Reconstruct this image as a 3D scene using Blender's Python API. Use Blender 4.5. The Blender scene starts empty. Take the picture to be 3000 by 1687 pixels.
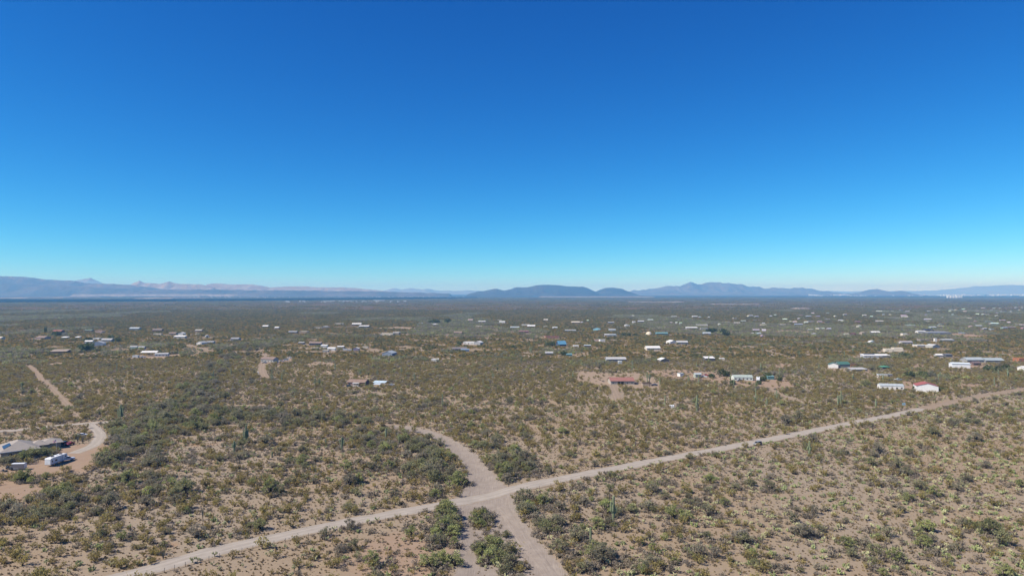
import bpy, math, random
import numpy as np
from mathutils import Vector, Matrix

# ------------------------------------------------------------------ camera
SC = bpy.context.scene
COL = SC.collection
F, CXP, CYP, HOR, CAMH = 2027.0, 1500.0, 843.5, 856.0, 70.0
PITCH = math.atan((HOR - CYP) / F)
cam = bpy.data.cameras.new("camera")
cam.sensor_width = 36.0
cam.lens = 36.0 * F / 3000.0
cam.clip_start = 1.0
cam.clip_end = 120000.0
camo = bpy.data.objects.new("camera", cam)
COL.objects.link(camo)
camo.location = (0, 0, CAMH)
camo.rotation_euler = (math.radians(90) + PITCH, 0, 0)
SC.camera = camo

# ------------------------------------------------------------------ sky, sun, exposure
SUN_AZ = math.radians(250.6)      # clockwise from +Y
SUN_EL = math.radians(45.0)
world = bpy.data.worlds.new("World")
SC.world = world
world.use_nodes = True
wn = world.node_tree
bg = wn.nodes["Background"]
bg.inputs[1].default_value = 0.07
sky = wn.nodes.new("ShaderNodeTexSky")
sky.sky_type = 'NISHITA'
sky.sun_disc = False
sky.sun_elevation = SUN_EL
sky.sun_rotation = SUN_AZ
sky.altitude = 3000
sky.air_density = 1.0
sky.dust_density = 0.0
sky.ozone_density = 6.0
sep = wn.nodes.new("ShaderNodeSeparateColor")
comb = wn.nodes.new("ShaderNodeCombineColor")
wn.links.new(sky.outputs[0], sep.inputs[0])
for ch, (gain, power) in enumerate(((0.098, 2.36), (0.655, 1.37), (1.62, 0.92))):
    pw = wn.nodes.new("ShaderNodeMath"); pw.operation = 'POWER'; pw.inputs[1].default_value = power
    ml = wn.nodes.new("ShaderNodeMath"); ml.operation = 'MULTIPLY'; ml.inputs[1].default_value = gain
    wn.links.new(sep.outputs[ch], pw.inputs[0])
    wn.links.new(pw.outputs[0], ml.inputs[0])
    wn.links.new(ml.outputs[0], comb.inputs[ch])
wn.links.new(comb.outputs[0], bg.inputs[0])

sun = bpy.data.lights.new("sun", 'SUN')
sun.energy = 5.0
sun.angle = math.radians(0.53)
sun.color = (1.0, 0.935, 0.835)
suno = bpy.data.objects.new("sun", sun)
COL.objects.link(suno)
suno.location = (-300, -100, 400)
SUND = Vector((math.cos(SUN_EL) * math.sin(SUN_AZ), math.cos(SUN_EL) * math.cos(SUN_AZ), math.sin(SUN_EL)))
suno.rotation_euler = SUND.to_track_quat('Z', 'Y').to_euler()

SC.view_settings.view_transform = 'Standard'
SC.view_settings.look = 'None'
SC.view_settings.exposure = 0.5
SC.view_settings.gamma = 1.0
SC.render.engine = 'CYCLES'
cy = SC.cycles
cy.max_bounces = 5
cy.diffuse_bounces = 3
cy.glossy_bounces = 2
cy.transmission_bounces = 2
cy.transparent_max_bounces = 6
cy.volume_bounces = 1
cy.caustics_reflective = False
cy.caustics_refractive = False
cy.sample_clamp_indirect = 3.0
cy.use_denoising = True
cy.denoiser = 'OPENIMAGEDENOISE'
cy.denoising_input_passes = 'RGB_ALBEDO_NORMAL'
cy.denoising_prefilter = 'ACCURATE'
cy.use_adaptive_sampling = False

# ------------------------------------------------------------------ helpers
RNG = np.random.default_rng(7)
random.seed(7)


def vnoise(x, y, s, seed=0):
    """smooth lattice noise 0..1"""
    x = np.asarray(x, float) / s + seed * 17.31
    y = np.asarray(y, float) / s - seed * 9.77
    xi, yi = np.floor(x), np.floor(y)
    fx, fy = x - xi, y - yi
    fx = fx * fx * (3 - 2 * fx); fy = fy * fy * (3 - 2 * fy)

    def hsh(a, b):
        v = np.sin(a * 127.1 + b * 311.7 + seed * 74.7) * 43758.5453
        return v - np.floor(v)
    return (hsh(xi, yi) * (1 - fx) + hsh(xi + 1, yi) * fx) * (1 - fy) + (hsh(xi, yi + 1) * (1 - fx) + hsh(xi + 1, yi + 1) * fx) * fy


def fbm(x, y, s, seed=0, o=3):
    t, a, n = 0, 1.0, 0
    for k in range(o):
        t = t + a * vnoise(x, y, s / 2 ** k, seed + k * 3); n += a; a *= 0.5
    return t / n


def sst(a, b, v):
    t = np.clip((np.asarray(v, float) - a) / (b - a), 0, 1)
    return t * t * (3 - 2 * t)


def dpoly(x, y, pts):
    """distance to a polyline"""
    x = np.asarray(x, float); y = np.asarray(y, float)
    best = np.full(np.broadcast(x, y).shape, 1e9)
    for (ax, ay), (bx, by) in zip(pts[:-1], pts[1:]):
        dx, dy = bx - ax, by - ay
        L = dx * dx + dy * dy + 1e-9
        t = np.clip(((x - ax) * dx + (y - ay) * dy) / L, 0, 1)
        best = np.minimum(best, np.hypot(x - ax - t * dx, y - ay - t * dy))
    return best


def inpoly(x, y, pts):
    x = np.asarray(x, float); y = np.asarray(y, float)
    c = np.zeros(np.broadcast(x, y).shape, bool)
    n = len(pts)
    for i in range(n):
        (x1, y1), (x2, y2) = pts[i], pts[(i + 1) % n]
        if y1 == y2:
            continue
        cond = ((y1 > y) != (y2 > y)) & (x < (x2 - x1) * (y - y1) / (y2 - y1) + x1)
        c ^= cond
    return c


def G0(px, py, z=0.0):
    """point of the plane z=const that stands at this place of the photograph"""
    rx, ry = (px - CXP) / F, (CYP - py) / F
    dz = math.sin(PITCH) + ry * math.cos(PITCH)
    t = (z - CAMH) / dz
    return rx * t, (math.cos(PITCH) - ry * math.sin(PITCH)) * t


WASH_PX = [(1150, 1246), (1200, 1249), (1258, 1262), (1316, 1284), (1345, 1298), (1397, 1337), (1432, 1372), (1446, 1392),
           (1483, 1430), (1500, 1450), (1504, 1470), (1526, 1520), (1566, 1578), (1632, 1652), (1668, 1700), (1340, 1700), (1346, 1600),
           (1352, 1540), (1345, 1500), (1335, 1470), (1345, 1447), (1384, 1420), (1366, 1386), (1332, 1332), (1290, 1292), (1245, 1272), (1190, 1259), (1150, 1254)]
WASH = [G0(*p) for p in WASH_PX]
WASH_EDGE = WASH + [WASH[0]]


def hgt(x, y):
    x = np.asarray(x, float); y = np.asarray(y, float)
    r = np.hypot(x, y)
    z = 0.9 * (fbm(x, y, 520, 3, 2) - 0.5) * sst(250, 900, r) * 2
    z = z + 0.55 * (fbm(x, y, 75, 5, 2) - 0.5) * (1 - sst(380, 800, r)) * 1.2
    z = z * (1 - sst(3500, 8000, r))
    near = (r < 420) & (np.abs(x) < 90)
    if near.any():
        xn, yn = x[near], y[near]
        d = dpoly(xn, yn, WASH_EDGE) * np.where(inpoly(xn, yn, WASH), 1, -1)
        z[near] -= 0.5 * sst(-3.5, 6.0, d)
    return z


def h1(x, y):
    return float(hgt(np.array([x]), np.array([y]))[0])


def G(px, py):
    x, y = G0(px, py)
    for _ in range(2):
        x, y = G0(px, py, h1(x, y))
    return x, y, h1(x, y)


def mpp(px, py):
    x, y = G0(px, py)
    return math.hypot(y, 0) / F


def new_obj(name, me, mat=None, parent=None, loc=None, rz=None):
    o = bpy.data.objects.new(name, me)
    COL.objects.link(o)
    if mat is not None and me is not None:
        if len(me.materials) == 0:
            for m in (mat if isinstance(mat, (list, tuple)) else [mat]):
                me.materials.append(m)
    if parent is not None:
        o.parent = parent
    if loc is not None:
        o.location = loc
    if rz is not None:
        o.rotation_euler = (0, 0, rz)
    return o


def mesh(name, v, f, mi=None, smooth=False):
    me = bpy.data.meshes.new(name)
    me.from_pydata([tuple(map(float, p)) for p in v], [], [tuple(map(int, q)) for q in f])
    if mi is not None:
        me.polygons.foreach_set("material_index", np.asarray(mi, np.int32))
    if smooth:
        me.polygons.foreach_set("use_smooth", np.ones(len(me.polygons), bool))
    me.update()
    return me


def fast_mesh(name, v, quads):
    """numpy verts (n,3) and quads (m,4)"""
    me = bpy.data.meshes.new(name)
    v = np.asarray(v, np.float32); q = np.asarray(quads, np.int32)
    me.vertices.add(len(v)); me.vertices.foreach_set("co", v.ravel())
    k = q.shape[1]
    me.loops.add(q.size); me.loops.foreach_set("vertex_index", q.ravel())
    me.polygons.add(len(q))
    me.polygons.foreach_set("loop_start", np.arange(0, q.size, k, dtype=np.int32))
    me.polygons.foreach_set("loop_total", np.full(len(q), k, np.int32))
    me.update(calc_edges=True)
    return me


def tag(o, label=None, cat=None, group=None, kind=None):
    if label: o["label"] = label
    if cat: o["category"] = cat
    if group: o["group"] = group
    if kind: o["kind"] = kind
    return o


def empty(name, loc, rz=0.0):
    o = bpy.data.objects.new(name, None)
    COL.objects.link(o)
    o.empty_display_size = 0.5
    o.location = loc
    o.rotation_euler = (0, 0, rz)
    return o


class MB:
    """collects boxes, prisms and tubes into one mesh"""

    def __init__(s):
        s.v, s.f, s.m = [], [], []

    def add(s, v, f, m=0):
        b = len(s.v)
        s.v += [tuple(p) for p in v]
        s.f += [tuple(b + i for i in q) for q in f]
        s.m += [m] * len(f)
        return s

    def box(s, x0, x1, y0, y1, z0, z1, m=0):
        v = [(x0, y0, z0), (x1, y0, z0), (x1, y1, z0), (x0, y1, z0), (x0, y0, z1), (x1, y0, z1), (x1, y1, z1), (x0, y1, z1)]
        return s.add(v, [(0, 3, 2, 1), (4, 5, 6, 7), (0, 1, 5, 4), (1, 2, 6, 5), (2, 3, 7, 6), (3, 0, 4, 7)], m)

    def prism(s, prof, y0, y1, m=0, axis='y'):
        """profile (a,z) extruded between y0 and y1 along axis"""
        n = len(prof)
        if axis == 'y':
            v = [(a, y0, z) for a, z in prof] + [(a, y1, z) for a, z in prof]
        else:
            v = [(y0, a, z) for a, z in prof] + [(y1, a, z) for a, z in prof]
        f = [tuple(range(n))[::-1], tuple(range(n, 2 * n))] + [(i, (i + 1) % n, n + (i + 1) % n, n + i) for i in range(n)]
        return s.add(v, f, m)

    def tube(s, pts, rad, n=6, m=0, cap=True):
        pts = [Vector(p) for p in pts]
        rings = []
        for i, p in enumerate(pts):
            d = (pts[min(i + 1, len(pts) - 1)] - pts[max(i - 1, 0)]).normalized()
            a = d.orthogonal().normalized() if abs(d.z) < 0.95 else Vector((1, 0, 0)).cross(d).normalized()
            b = d.cross(a)
            r = rad[i] if isinstance(rad, (list, tuple)) else rad
            rings.append([p + (a * math.cos(2 * math.pi * k / n) + b * math.sin(2 * math.pi * k / n)) * r for k in range(n)])
        v = [q for r in rings for q in r]
        f = []
        for i in range(len(pts) - 1):
            for k in range(n):
                f.append((i * n + k, i * n + (k + 1) % n, (i + 1) * n + (k + 1) % n, (i + 1) * n + k))
        if cap:
            f.append(tuple(range(n))[::-1]); f.append(tuple(range((len(pts) - 1) * n, len(pts) * n)))
        return s.add(v, f, m)

    def mesh(s, name, smooth=False):
        return mesh(name, s.v, s.f, s.m, smooth)

    def build(s, name, mat, parent=None, loc=None, rz=None, smooth=False):
        return new_obj(name, s.mesh(name, smooth), mat, parent, loc, rz)


# ------------------------------------------------------------------ materials
MATS = {}
K = 0.72


def sc_(c, k=K):
    return tuple(v * k for v in c)




def nodes_of(name):
    m = bpy.data.materials.new(name)
    m.use_nodes = True
    nt = m.node_tree
    nt.nodes.clear()
    out = nt.nodes.new("ShaderNodeOutputMaterial")
    return m, nt, out


def N(nt, t, **kw):
    n = nt.nodes.new(t)
    for k, v in kw.items():
        if k.startswith("i"):
            n.inputs[int(k[1:])].default_value = v
        else:
            setattr(n, k, v)
    return n


def mixc(nt, fac, a, b, bt='MIX'):
    n = nt.nodes.new("ShaderNodeMix"); n.data_type = 'RGBA'; n.blend_type = bt
    for sock, val in ((n.inputs[0], fac), (n.inputs[6], a), (n.inputs[7], b)):
        if hasattr(val, "is_linked") or hasattr(val, "links"):
            nt.links.new(val, sock)
        elif isinstance(val, (int, float)):
            sock.default_value = val
        else:
            sock.default_value = (*val, 1.0) if len(val) == 3 else val
    return n.outputs[2]


def noise(nt, vec, scale, detail=3, rough=0.55):
    n = nt.nodes.new("ShaderNodeTexNoise")
    n.inputs["Scale"].default_value = scale
    n.inputs["Detail"].default_value = detail
    n.inputs["Roughness"].default_value = rough
    nt.links.new(vec, n.inputs["Vector"])
    return n.outputs["Fac"]


def ramp(nt, fac, stops):
    n = nt.nodes.new("ShaderNodeMapRange")
    n.inputs[1].default_value, n.inputs[2].default_value = stops
    n.interpolation_type = 'SMOOTHSTEP'
    nt.links.new(fac, n.inputs[0])
    return n.outputs[0]


def paint(col, rough=0.6, metal=0.0, wear=0.12):
    key = (tuple(round(c, 3) for c in col), rough, metal, wear)
    if key in MATS:
        return MATS[key]
    col = sc_(col, 0.92 if max(col) > 0.6 else 0.74)
    m, nt, out = nodes_of("paint")
    b = N(nt, "ShaderNodeBsdfPrincipled")
    geo = N(nt, "ShaderNodeTexCoord")
    n1 = noise(nt, geo.outputs["Object"], 0.7, 4)
    n2 = noise(nt, geo.outputs["Object"], 5.0, 2)
    f = nt.nodes.new("ShaderNodeMath"); f.operation = 'MULTIPLY'
    nt.links.new(n1, f.inputs[0]); nt.links.new(n2, f.inputs[1])
    fac = ramp(nt, f.outputs[0], (0.2, 0.45))
    c2 = tuple(c * (1 - wear * 2.0) + 0.02 for c in col)
    c = mixc(nt, fac, col, c2)
    nt.links.new(c, b.inputs["Base Color"])
    b.inputs["Roughness"].default_value = rough
    b.inputs["Metallic"].default_value = metal
    b.inputs["Specular IOR Level"].default_value = 0.3
    nt.links.new(b.outputs[0], out.inputs[0])
    MATS[key] = m
    return m


def ribbed(col, pitch=0.6, axis=0):
    key = ("rib", tuple(round(c, 3) for c in col), pitch, axis)
    if key in MATS:
        return MATS[key]
    col = sc_(col, 0.92 if max(col) > 0.6 else 0.74)
    m, nt, out = nodes_of("ribbed_metal")
    b = N(nt, "ShaderNodeBsdfPrincipled")
    geo = N(nt, "ShaderNodeTexCoord")
    w = nt.nodes.new("ShaderNodeTexWave")
    w.bands_direction = 'X' if axis == 0 else 'Y'
    w.inputs["Scale"].default_value = 1.0 / pitch / 3.0
    nt.links.new(geo.outputs["Object"], w.inputs["Vector"])
    bp = N(nt, "ShaderNodeBump"); bp.inputs["Strength"].default_value = 0.35; bp.inputs["Distance"].default_value = 0.05
    nt.links.new(w.outputs["Fac"], bp.inputs["Height"])
    n1 = noise(nt, geo.outputs["Object"], 0.5, 4)
    c = mixc(nt, ramp(nt, n1, (0.4, 0.75)), col, tuple(x * 0.8 for x in col))
    nt.links.new(c, b.inputs["Base Color"])
    b.inputs["Roughness"].default_value = 0.65
    b.inputs["Specular IOR Level"].default_value = 0.2
    nt.links.new(bp.outputs[0], b.inputs["Normal"])
    nt.links.new(b.outputs[0], out.inputs[0])
    MATS[key] = m
    return m


def glass_mat():
    if "glass" in MATS:
        return MATS["glass"]
    m, nt, out = nodes_of("window_glass")
    b = N(nt, "ShaderNodeBsdfPrincipled")
    b.inputs["Base Color"].default_value = (0.015, 0.017, 0.02, 1)
    b.inputs["Roughness"].default_value = 0.25
    nt.links.new(b.outputs[0], out.inputs[0])
    MATS["glass"] = m
    return m


def leaf_mat(name, cols, translucent=0.22, rand=0.35):
    """foliage: colour varies by leaf clump (tint attribute) and from plant to plant"""
    cols = [sc_(c, 0.95) for c in cols]
    m, nt, out = nodes_of(name)
    at = N(nt, "ShaderNodeAttribute"); at.attribute_name = "tint"
    oi = N(nt, "ShaderNodeObjectInfo")
    c = mixc(nt, at.outputs["Fac"], cols[0], cols[1])
    r2 = nt.nodes.new("ShaderNodeMath"); r2.operation = 'MULTIPLY'; r2.inputs[1].default_value = rand * 2
    nt.links.new(oi.outputs["Random"], r2.inputs[0])
    c = mixc(nt, r2.outputs[0], c, cols[2])
    wn_ = N(nt, "ShaderNodeTexWhiteNoise"); wn_.noise_dimensions = '1D'
    nt.links.new(oi.outputs["Random"], wn_.inputs["W"])
    hs = N(nt, "ShaderNodeHueSaturation")
    mr = nt.nodes.new("ShaderNodeMapRange"); mr.inputs[3].default_value = 0.78; mr.inputs[4].default_value = 1.22
    nt.links.new(wn_.outputs["Value"], mr.inputs[0])
    nt.links.new(mr.outputs[0], hs.inputs["Value"])
    nt.links.new(c, hs.inputs["Color"])
    d = N(nt, "ShaderNodeBsdfDiffuse")
    t = N(nt, "ShaderNodeBsdfTranslucent")
    nt.links.new(hs.outputs[0], d.inputs[0]); nt.links.new(hs.outputs[0], t.inputs[0])
    mx = N(nt, "ShaderNodeMixShader"); mx.inputs[0].default_value = translucent
    nt.links.new(d.outputs[0], mx.inputs[1]); nt.links.new(t.outputs[0], mx.inputs[2])
    nt.links.new(mx.outputs[0], out.inputs[0])
    return m


def flat_mat(name, col, rough=0.9):
    col = sc_(col)
    m, nt, out = nodes_of(name)
    b = N(nt, "ShaderNodeBsdfPrincipled")
    oi = N(nt, "ShaderNodeObjectInfo")
    hs = N(nt, "ShaderNodeHueSaturation"); hs.inputs["Color"].default_value = (*col, 1)
    mr = nt.nodes.new("ShaderNodeMapRange"); mr.inputs[3].default_value = 0.75; mr.inputs[4].default_value = 1.25
    nt.links.new(oi.outputs["Random"], mr.inputs[0]); nt.links.new(mr.outputs[0], hs.inputs["Value"])
    nt.links.new(hs.outputs[0], b.inputs["Base Color"])
    b.inputs["Roughness"].default_value = rough
    b.inputs["Specular IOR Level"].default_value = 0.15
    nt.links.new(b.outputs[0], out.inputs[0])
    return m


SOIL_TAN = sc_((0.38, 0.288, 0.196))
SOIL_RED = sc_((0.415, 0.268, 0.16))
SOIL_GREY = sc_((0.38, 0.305, 0.225))
SOIL_DRY = sc_((0.40, 0.312, 0.195))


def soil_color(nt, pos):
    n1 = noise(nt, pos, 0.012, 4, 0.6)
    n2 = noise(nt, pos, 0.045, 4, 0.6)
    n3 = noise(nt, pos, 0.5, 4, 0.65)
    n4 = noise(nt, pos, 2.2, 3, 0.6)
    c = mixc(nt, ramp(nt, n1, (0.42, 0.62)), SOIL_TAN, SOIL_GREY)
    c = mixc(nt, ramp(nt, n2, (0.60, 0.76)), c, SOIL_RED)
    c = mixc(nt, ramp(nt, n3, (0.52, 0.75)), c, SOIL_DRY)
    dk = nt.nodes.new("ShaderNodeMath"); dk.operation = 'MULTIPLY'; dk.inputs[1].default_value = 0.75
    nt.links.new(ramp(nt, n4, (0.58, 0.72)), dk.inputs[0])
    c = mixc(nt, dk.outputs[0], c, (0.12, 0.088, 0.06))     # dead twigs and small stones
    return c, n3, n4


def ground_mat():
    m, nt, out = nodes_of("desert_soil")
    b = N(nt, "ShaderNodeBsdfDiffuse")
    geo = N(nt, "ShaderNodeNewGeometry")
    pos = geo.outputs["Position"]
    c, n3, n4 = soil_color(nt, pos)
    # beyond the plants built one by one, the scrub cover itself
    ln = nt.nodes.new("ShaderNodeVectorMath"); ln.operation = 'LENGTH'
    nt.links.new(pos, ln.inputs[0])
    f1 = noise(nt, pos, 0.0011, 5, 0.6)
    f2 = noise(nt, pos, 0.008, 4, 0.65)
    f3 = noise(nt, pos, 0.03, 3, 0.6)
    sc = mixc(nt, ramp(nt, f1, (0.40, 0.60)), (0.115, 0.076, 0.04), (0.085, 0.07, 0.034))
    sc = mixc(nt, ramp(nt, f2, (0.45, 0.7)), sc, (0.07, 0.056, 0.028))
    sc = mixc(nt, ramp(nt, f3, (0.58, 0.75)), sc, (0.11, 0.078, 0.043))
    far = ramp(nt, ln.outputs["Value"], (520, 2000))
    mm = nt.nodes.new("ShaderNodeMath"); mm.operation = 'MULTIPLY'; mm.inputs[1].default_value = 0.94
    nt.links.new(far, mm.inputs[0])
    c = mixc(nt, mm.outputs[0], c, sc)
    # irrigated valley floor, much farther
    vf = ramp(nt, ln.outputs["Value"], (5200, 7500))
    f4 = noise(nt, pos, 0.0025, 5, 0.65)
    vc = mixc(nt, ramp(nt, f4, (0.45, 0.65)), (0.024, 0.028, 0.02), (0.06, 0.05, 0.038))
    c = mixc(nt, vf, c, vc)
    nt.links.new(c, b.inputs[0])
    bp = N(nt, "ShaderNodeBump"); bp.inputs["Strength"].default_value = 0.6; bp.inputs["Distance"].default_value = 0.25
    nt.links.new(n3, bp.inputs["Height"])
    bp2 = N(nt, "ShaderNodeBump"); bp2.inputs["Strength"].default_value = 0.5; bp2.inputs["Distance"].default_value = 0.08
    nt.links.new(n4, bp2.inputs["Height"]); nt.links.new(bp.outputs[0], bp2.inputs["Normal"])
    nt.links.new(bp2.outputs[0], b.inputs["Normal"])
    nt.links.new(b.outputs[0], out.inputs[0])
    return m


def track_mat(name, c1, c2, ruts=True, streak=1.0):
    """packed dirt: bare in the middle, breaking up into the soil at its edges (attribute edge 0..1)"""
    c1, c2 = sc_(c1), sc_(c2)
    m, nt, out = nodes_of(name)
    b = N(nt, "ShaderNodeBsdfDiffuse")
    geo = N(nt, "ShaderNodeNewGeometry")
    pos = geo.outputs["Position"]
    soil, n3, n4 = soil_color(nt, pos)
    uv = N(nt, "ShaderNodeAttribute"); uv.attribute_name = "edge"
    ac = N(nt, "ShaderNodeAttribute"); ac.attribute_name = "along"
    g = noise(nt, pos, 0.25, 5, 0.7)
    t = mixc(nt, ramp(nt, g, (0.35, 0.7)), c1, c2)
    if ruts == "road":
        sx = N(nt, "ShaderNodeSeparateXYZ"); nt.links.new(ac.outputs["Vector"], sx.inputs[0])
        wob = nt.nodes.new("ShaderNodeMapping"); wob.inputs["Scale"].default_value = (0.0, 0.06, 0)
        nt.links.new(ac.outputs["Vector"], wob.inputs["Vector"])
        wn1 = noise(nt, wob.outputs[0], 1.0, 2)
        ad = N(nt, "ShaderNodeMath", operation='ADD'); nt.links.new(sx.outputs[0], ad.inputs[0]); nt.links.new(wn1, ad.inputs[1])
        ab = N(nt, "ShaderNodeMath", operation='ABSOLUTE'); nt.links.new(ad.outputs[0], ab.inputs[0])
        df = N(nt, "ShaderNodeMath", operation='SUBTRACT', i1=1.25); nt.links.new(ab.outputs[0], df.inputs[0])
        a2 = N(nt, "ShaderNodeMath", operation='ABSOLUTE'); nt.links.new(df.outputs[0], a2.inputs[0])
        rut = ramp(nt, a2.outputs[0], (0.25, 0.75))
        rm = N(nt, "ShaderNodeMath", operation='MULTIPLY', i1=0.4); nt.links.new(rut, rm.inputs[0])
        t = mixc(nt, rm.outputs[0], t, tuple(x * 0.78 for x in c1))
    if ruts:
        mp = nt.nodes.new("ShaderNodeMapping"); mp.inputs["Scale"].default_value = (1.1, 0.035, 1)
        nt.links.new(ac.outputs["Vector"], mp.inputs["Vector"])
        r = noise(nt, mp.outputs[0], 3.0, 3, 0.6)
        rr = nt.nodes.new("ShaderNodeMath"); rr.operation = 'MULTIPLY'; rr.inputs[1].default_value = 0.55 * streak
        nt.links.new(ramp(nt, r, (0.5, 0.68)), rr.inputs[0])
        t = mixc(nt, rr.outputs[0], t, tuple(x * 0.68 for x in c1))
        lh = noise(nt, mp.outputs[0], 4.3, 2, 0.5)
        lr = nt.nodes.new("ShaderNodeMath"); lr.operation = 'MULTIPLY'; lr.inputs[1].default_value = 0.5 * streak
        nt.links.new(ramp(nt, lh, (0.55, 0.7)), lr.inputs[0])
        t = mixc(nt, lr.outputs[0], t, tuple(min(0.7, x * 1.25) for x in c2))
    e = nt.nodes.new("ShaderNodeMath"); e.operation = 'ADD'
    nt.links.new(uv.outputs["Fac"], e.inputs[0])
    en = noise(nt, pos, 0.9, 4, 0.7)
    nt.links.new(en, e.inputs[1])
    f = ramp(nt, e.outputs[0], (0.62, 1.0))
    c = mixc(nt, f, soil, t)
    nt.links.new(c, b.inputs[0])
    bp = N(nt, "ShaderNodeBump"); bp.inputs["Strength"].default_value = 0.4; bp.inputs["Distance"].default_value = 0.12
    nt.links.new(g, bp.inputs["Height"])
    nt.links.new(bp.outputs[0], b.inputs["Normal"])
    nt.links.new(b.outputs[0], out.inputs[0])
    return m


def hill_mat(name, c1, c2, c3, s=0.004):
    c1, c2, c3 = sc_(c1), sc_(c2), sc_(c3)
    m, nt, out = nodes_of(name)
    b = N(nt, "ShaderNodeBsdfDiffuse")
    geo = N(nt, "ShaderNodeNewGeometry")
    pos = geo.outputs["Position"]
    n1 = noise(nt, pos, s, 5, 0.65)
    n2 = noise(nt, pos, s * 5, 4, 0.65)
    c = mixc(nt, ramp(nt, n1, (0.4, 0.62)), c1, c2)
    c = mixc(nt, ramp(nt, n2, (0.5, 0.72)), c, c3)
    nt.links.new(c, b.inputs[0])
    bp = N(nt, "ShaderNodeBump"); bp.inputs["Strength"].default_value = 0.7; bp.inputs["Distance"].default_value = 25
    nt.links.new(n2, bp.inputs["Height"]); nt.links.new(bp.outputs[0], b.inputs["Normal"])
    nt.links.new(b.outputs[0], out.inputs[0])
    return m


# ------------------------------------------------------------------ ground sheet
def build_ground():
    nr, nth = 430, 720
    rr = np.concatenate([[0.0, 40.0], 60.0 * np.exp(np.linspace(0, math.log(30000 / 60.0), nr))])
    th = np.linspace(0, 2 * math.pi, nth, endpoint=False)
    R, T = np.meshgrid(rr, th, indexing='ij')
    X, Y = R * np.sin(T), R * np.cos(T)
    Z = hgt(X, Y)
    v = np.stack([X, Y, Z], -1).reshape(-1, 3)
    i = np.arange(len(rr) - 1)[:, None]; j = np.arange(nth)[None, :]
    a = i * nth + j; b_ = i * nth + (j + 1) % nth; c = (i + 1) * nth + (j + 1) % nth; d = (i + 1) * nth + j
    q = np.stack([np.broadcast_to(a, (len(rr) - 1, nth)), d, c, b_], -1).reshape(-1, 4)
    me = fast_mesh("ground", v, q)
    me.polygons.foreach_set("use_smooth", np.ones(len(me.polygons), bool))
    o = new_obj("ground", me, ground_mat())
    tag(o, "sandy desert floor reaching out to the far hills", kind="structure")


build_ground()


def lift(r):
    return 0.05 + 0.00022 * r


def strip(name, pts, width, mat, label, step=3.0, jitter=0.5, ncross=7, taper=None, extra=0.0, fade=True):
    """a track following a polyline on the ground, with an uneven edge"""
    P = [Vector((x, y)) for x, y in pts]
    # smooth resample (Catmull-Rom)
    out = []
    for i in range(len(P) - 1):
        p0, p1, p2, p3 = P[max(i - 1, 0)], P[i], P[i + 1], P[min(i + 2, len(P) - 1)]
        n = max(2, int((p2 - p1).length / step))
        for k in range(n):
            t = k / n
            out.append(0.5 * ((2 * p1) + (p2 - p0) * t + (2 * p0 - 5 * p1 + 4 * p2 - p3) * t * t + (3 * p1 - p0 - 3 * p2 + p3) * t ** 3))
    out.append(P[-1])
    vs, edge, along = [], [], []
    s = 0.0
    for i, p in enumerate(out):
        d = (out[min(i + 1, len(out) - 1)] - out[max(i - 1, 0)])
        d.normalize()
        nrm = Vector((-d.y, d.x))
        if i: s += (p - out[i - 1]).length
        w = width if taper is None else width + (taper - width) * i / (len(out) - 1)
        jl = (vnoise(s, 0, 7, 11) - 0.5) * jitter * 2; jr = (vnoise(s, 5, 7, 23) - 0.5) * jitter * 2
        for k in range(ncross):
            t = k / (ncross - 1) * 2 - 1
            off = t * (w / 2 + 0.6 + (jl if t < 0 else jr) * abs(t))
            q = p + nrm * off
            vs.append((q.x, q.y)); edge.append(1.0 - abs(t) ** 3 * 1.15 if fade else 1.0); along.append((off, s, 0))
    va = np.array(vs)
    z = hgt(va[:, 0], va[:, 1]) + lift(np.hypot(va[:, 0], va[:, 1])) + extra
    ek = np.arange(len(z)) % ncross
    z[(ek == 0) | (ek == ncross - 1)] -= extra + 0.02      # shoulders run out into the soil
    n = len(out)
    a = (np.arange(n - 1)[:, None] * ncross + np.arange(ncross - 1)[None, :]).ravel()
    q = np.stack([a, a + 1, a + ncross + 1, a + ncross], -1)[:, ::-1]
    me = fast_mesh(name, np.column_stack([va, z]), q)
    at = me.attributes.new("edge", 'FLOAT', 'POINT'); at.data.foreach_set("value", np.array(edge, np.float32))
    at = me.attributes.new("along", 'FLOAT_VECTOR', 'POINT'); at.data.foreach_set("vector", np.array(along, np.float32).ravel())
    o = new_obj(name, me, mat)
    tag(o, label, kind="structure")
    return [(p.x, p.y) for p in out]


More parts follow.
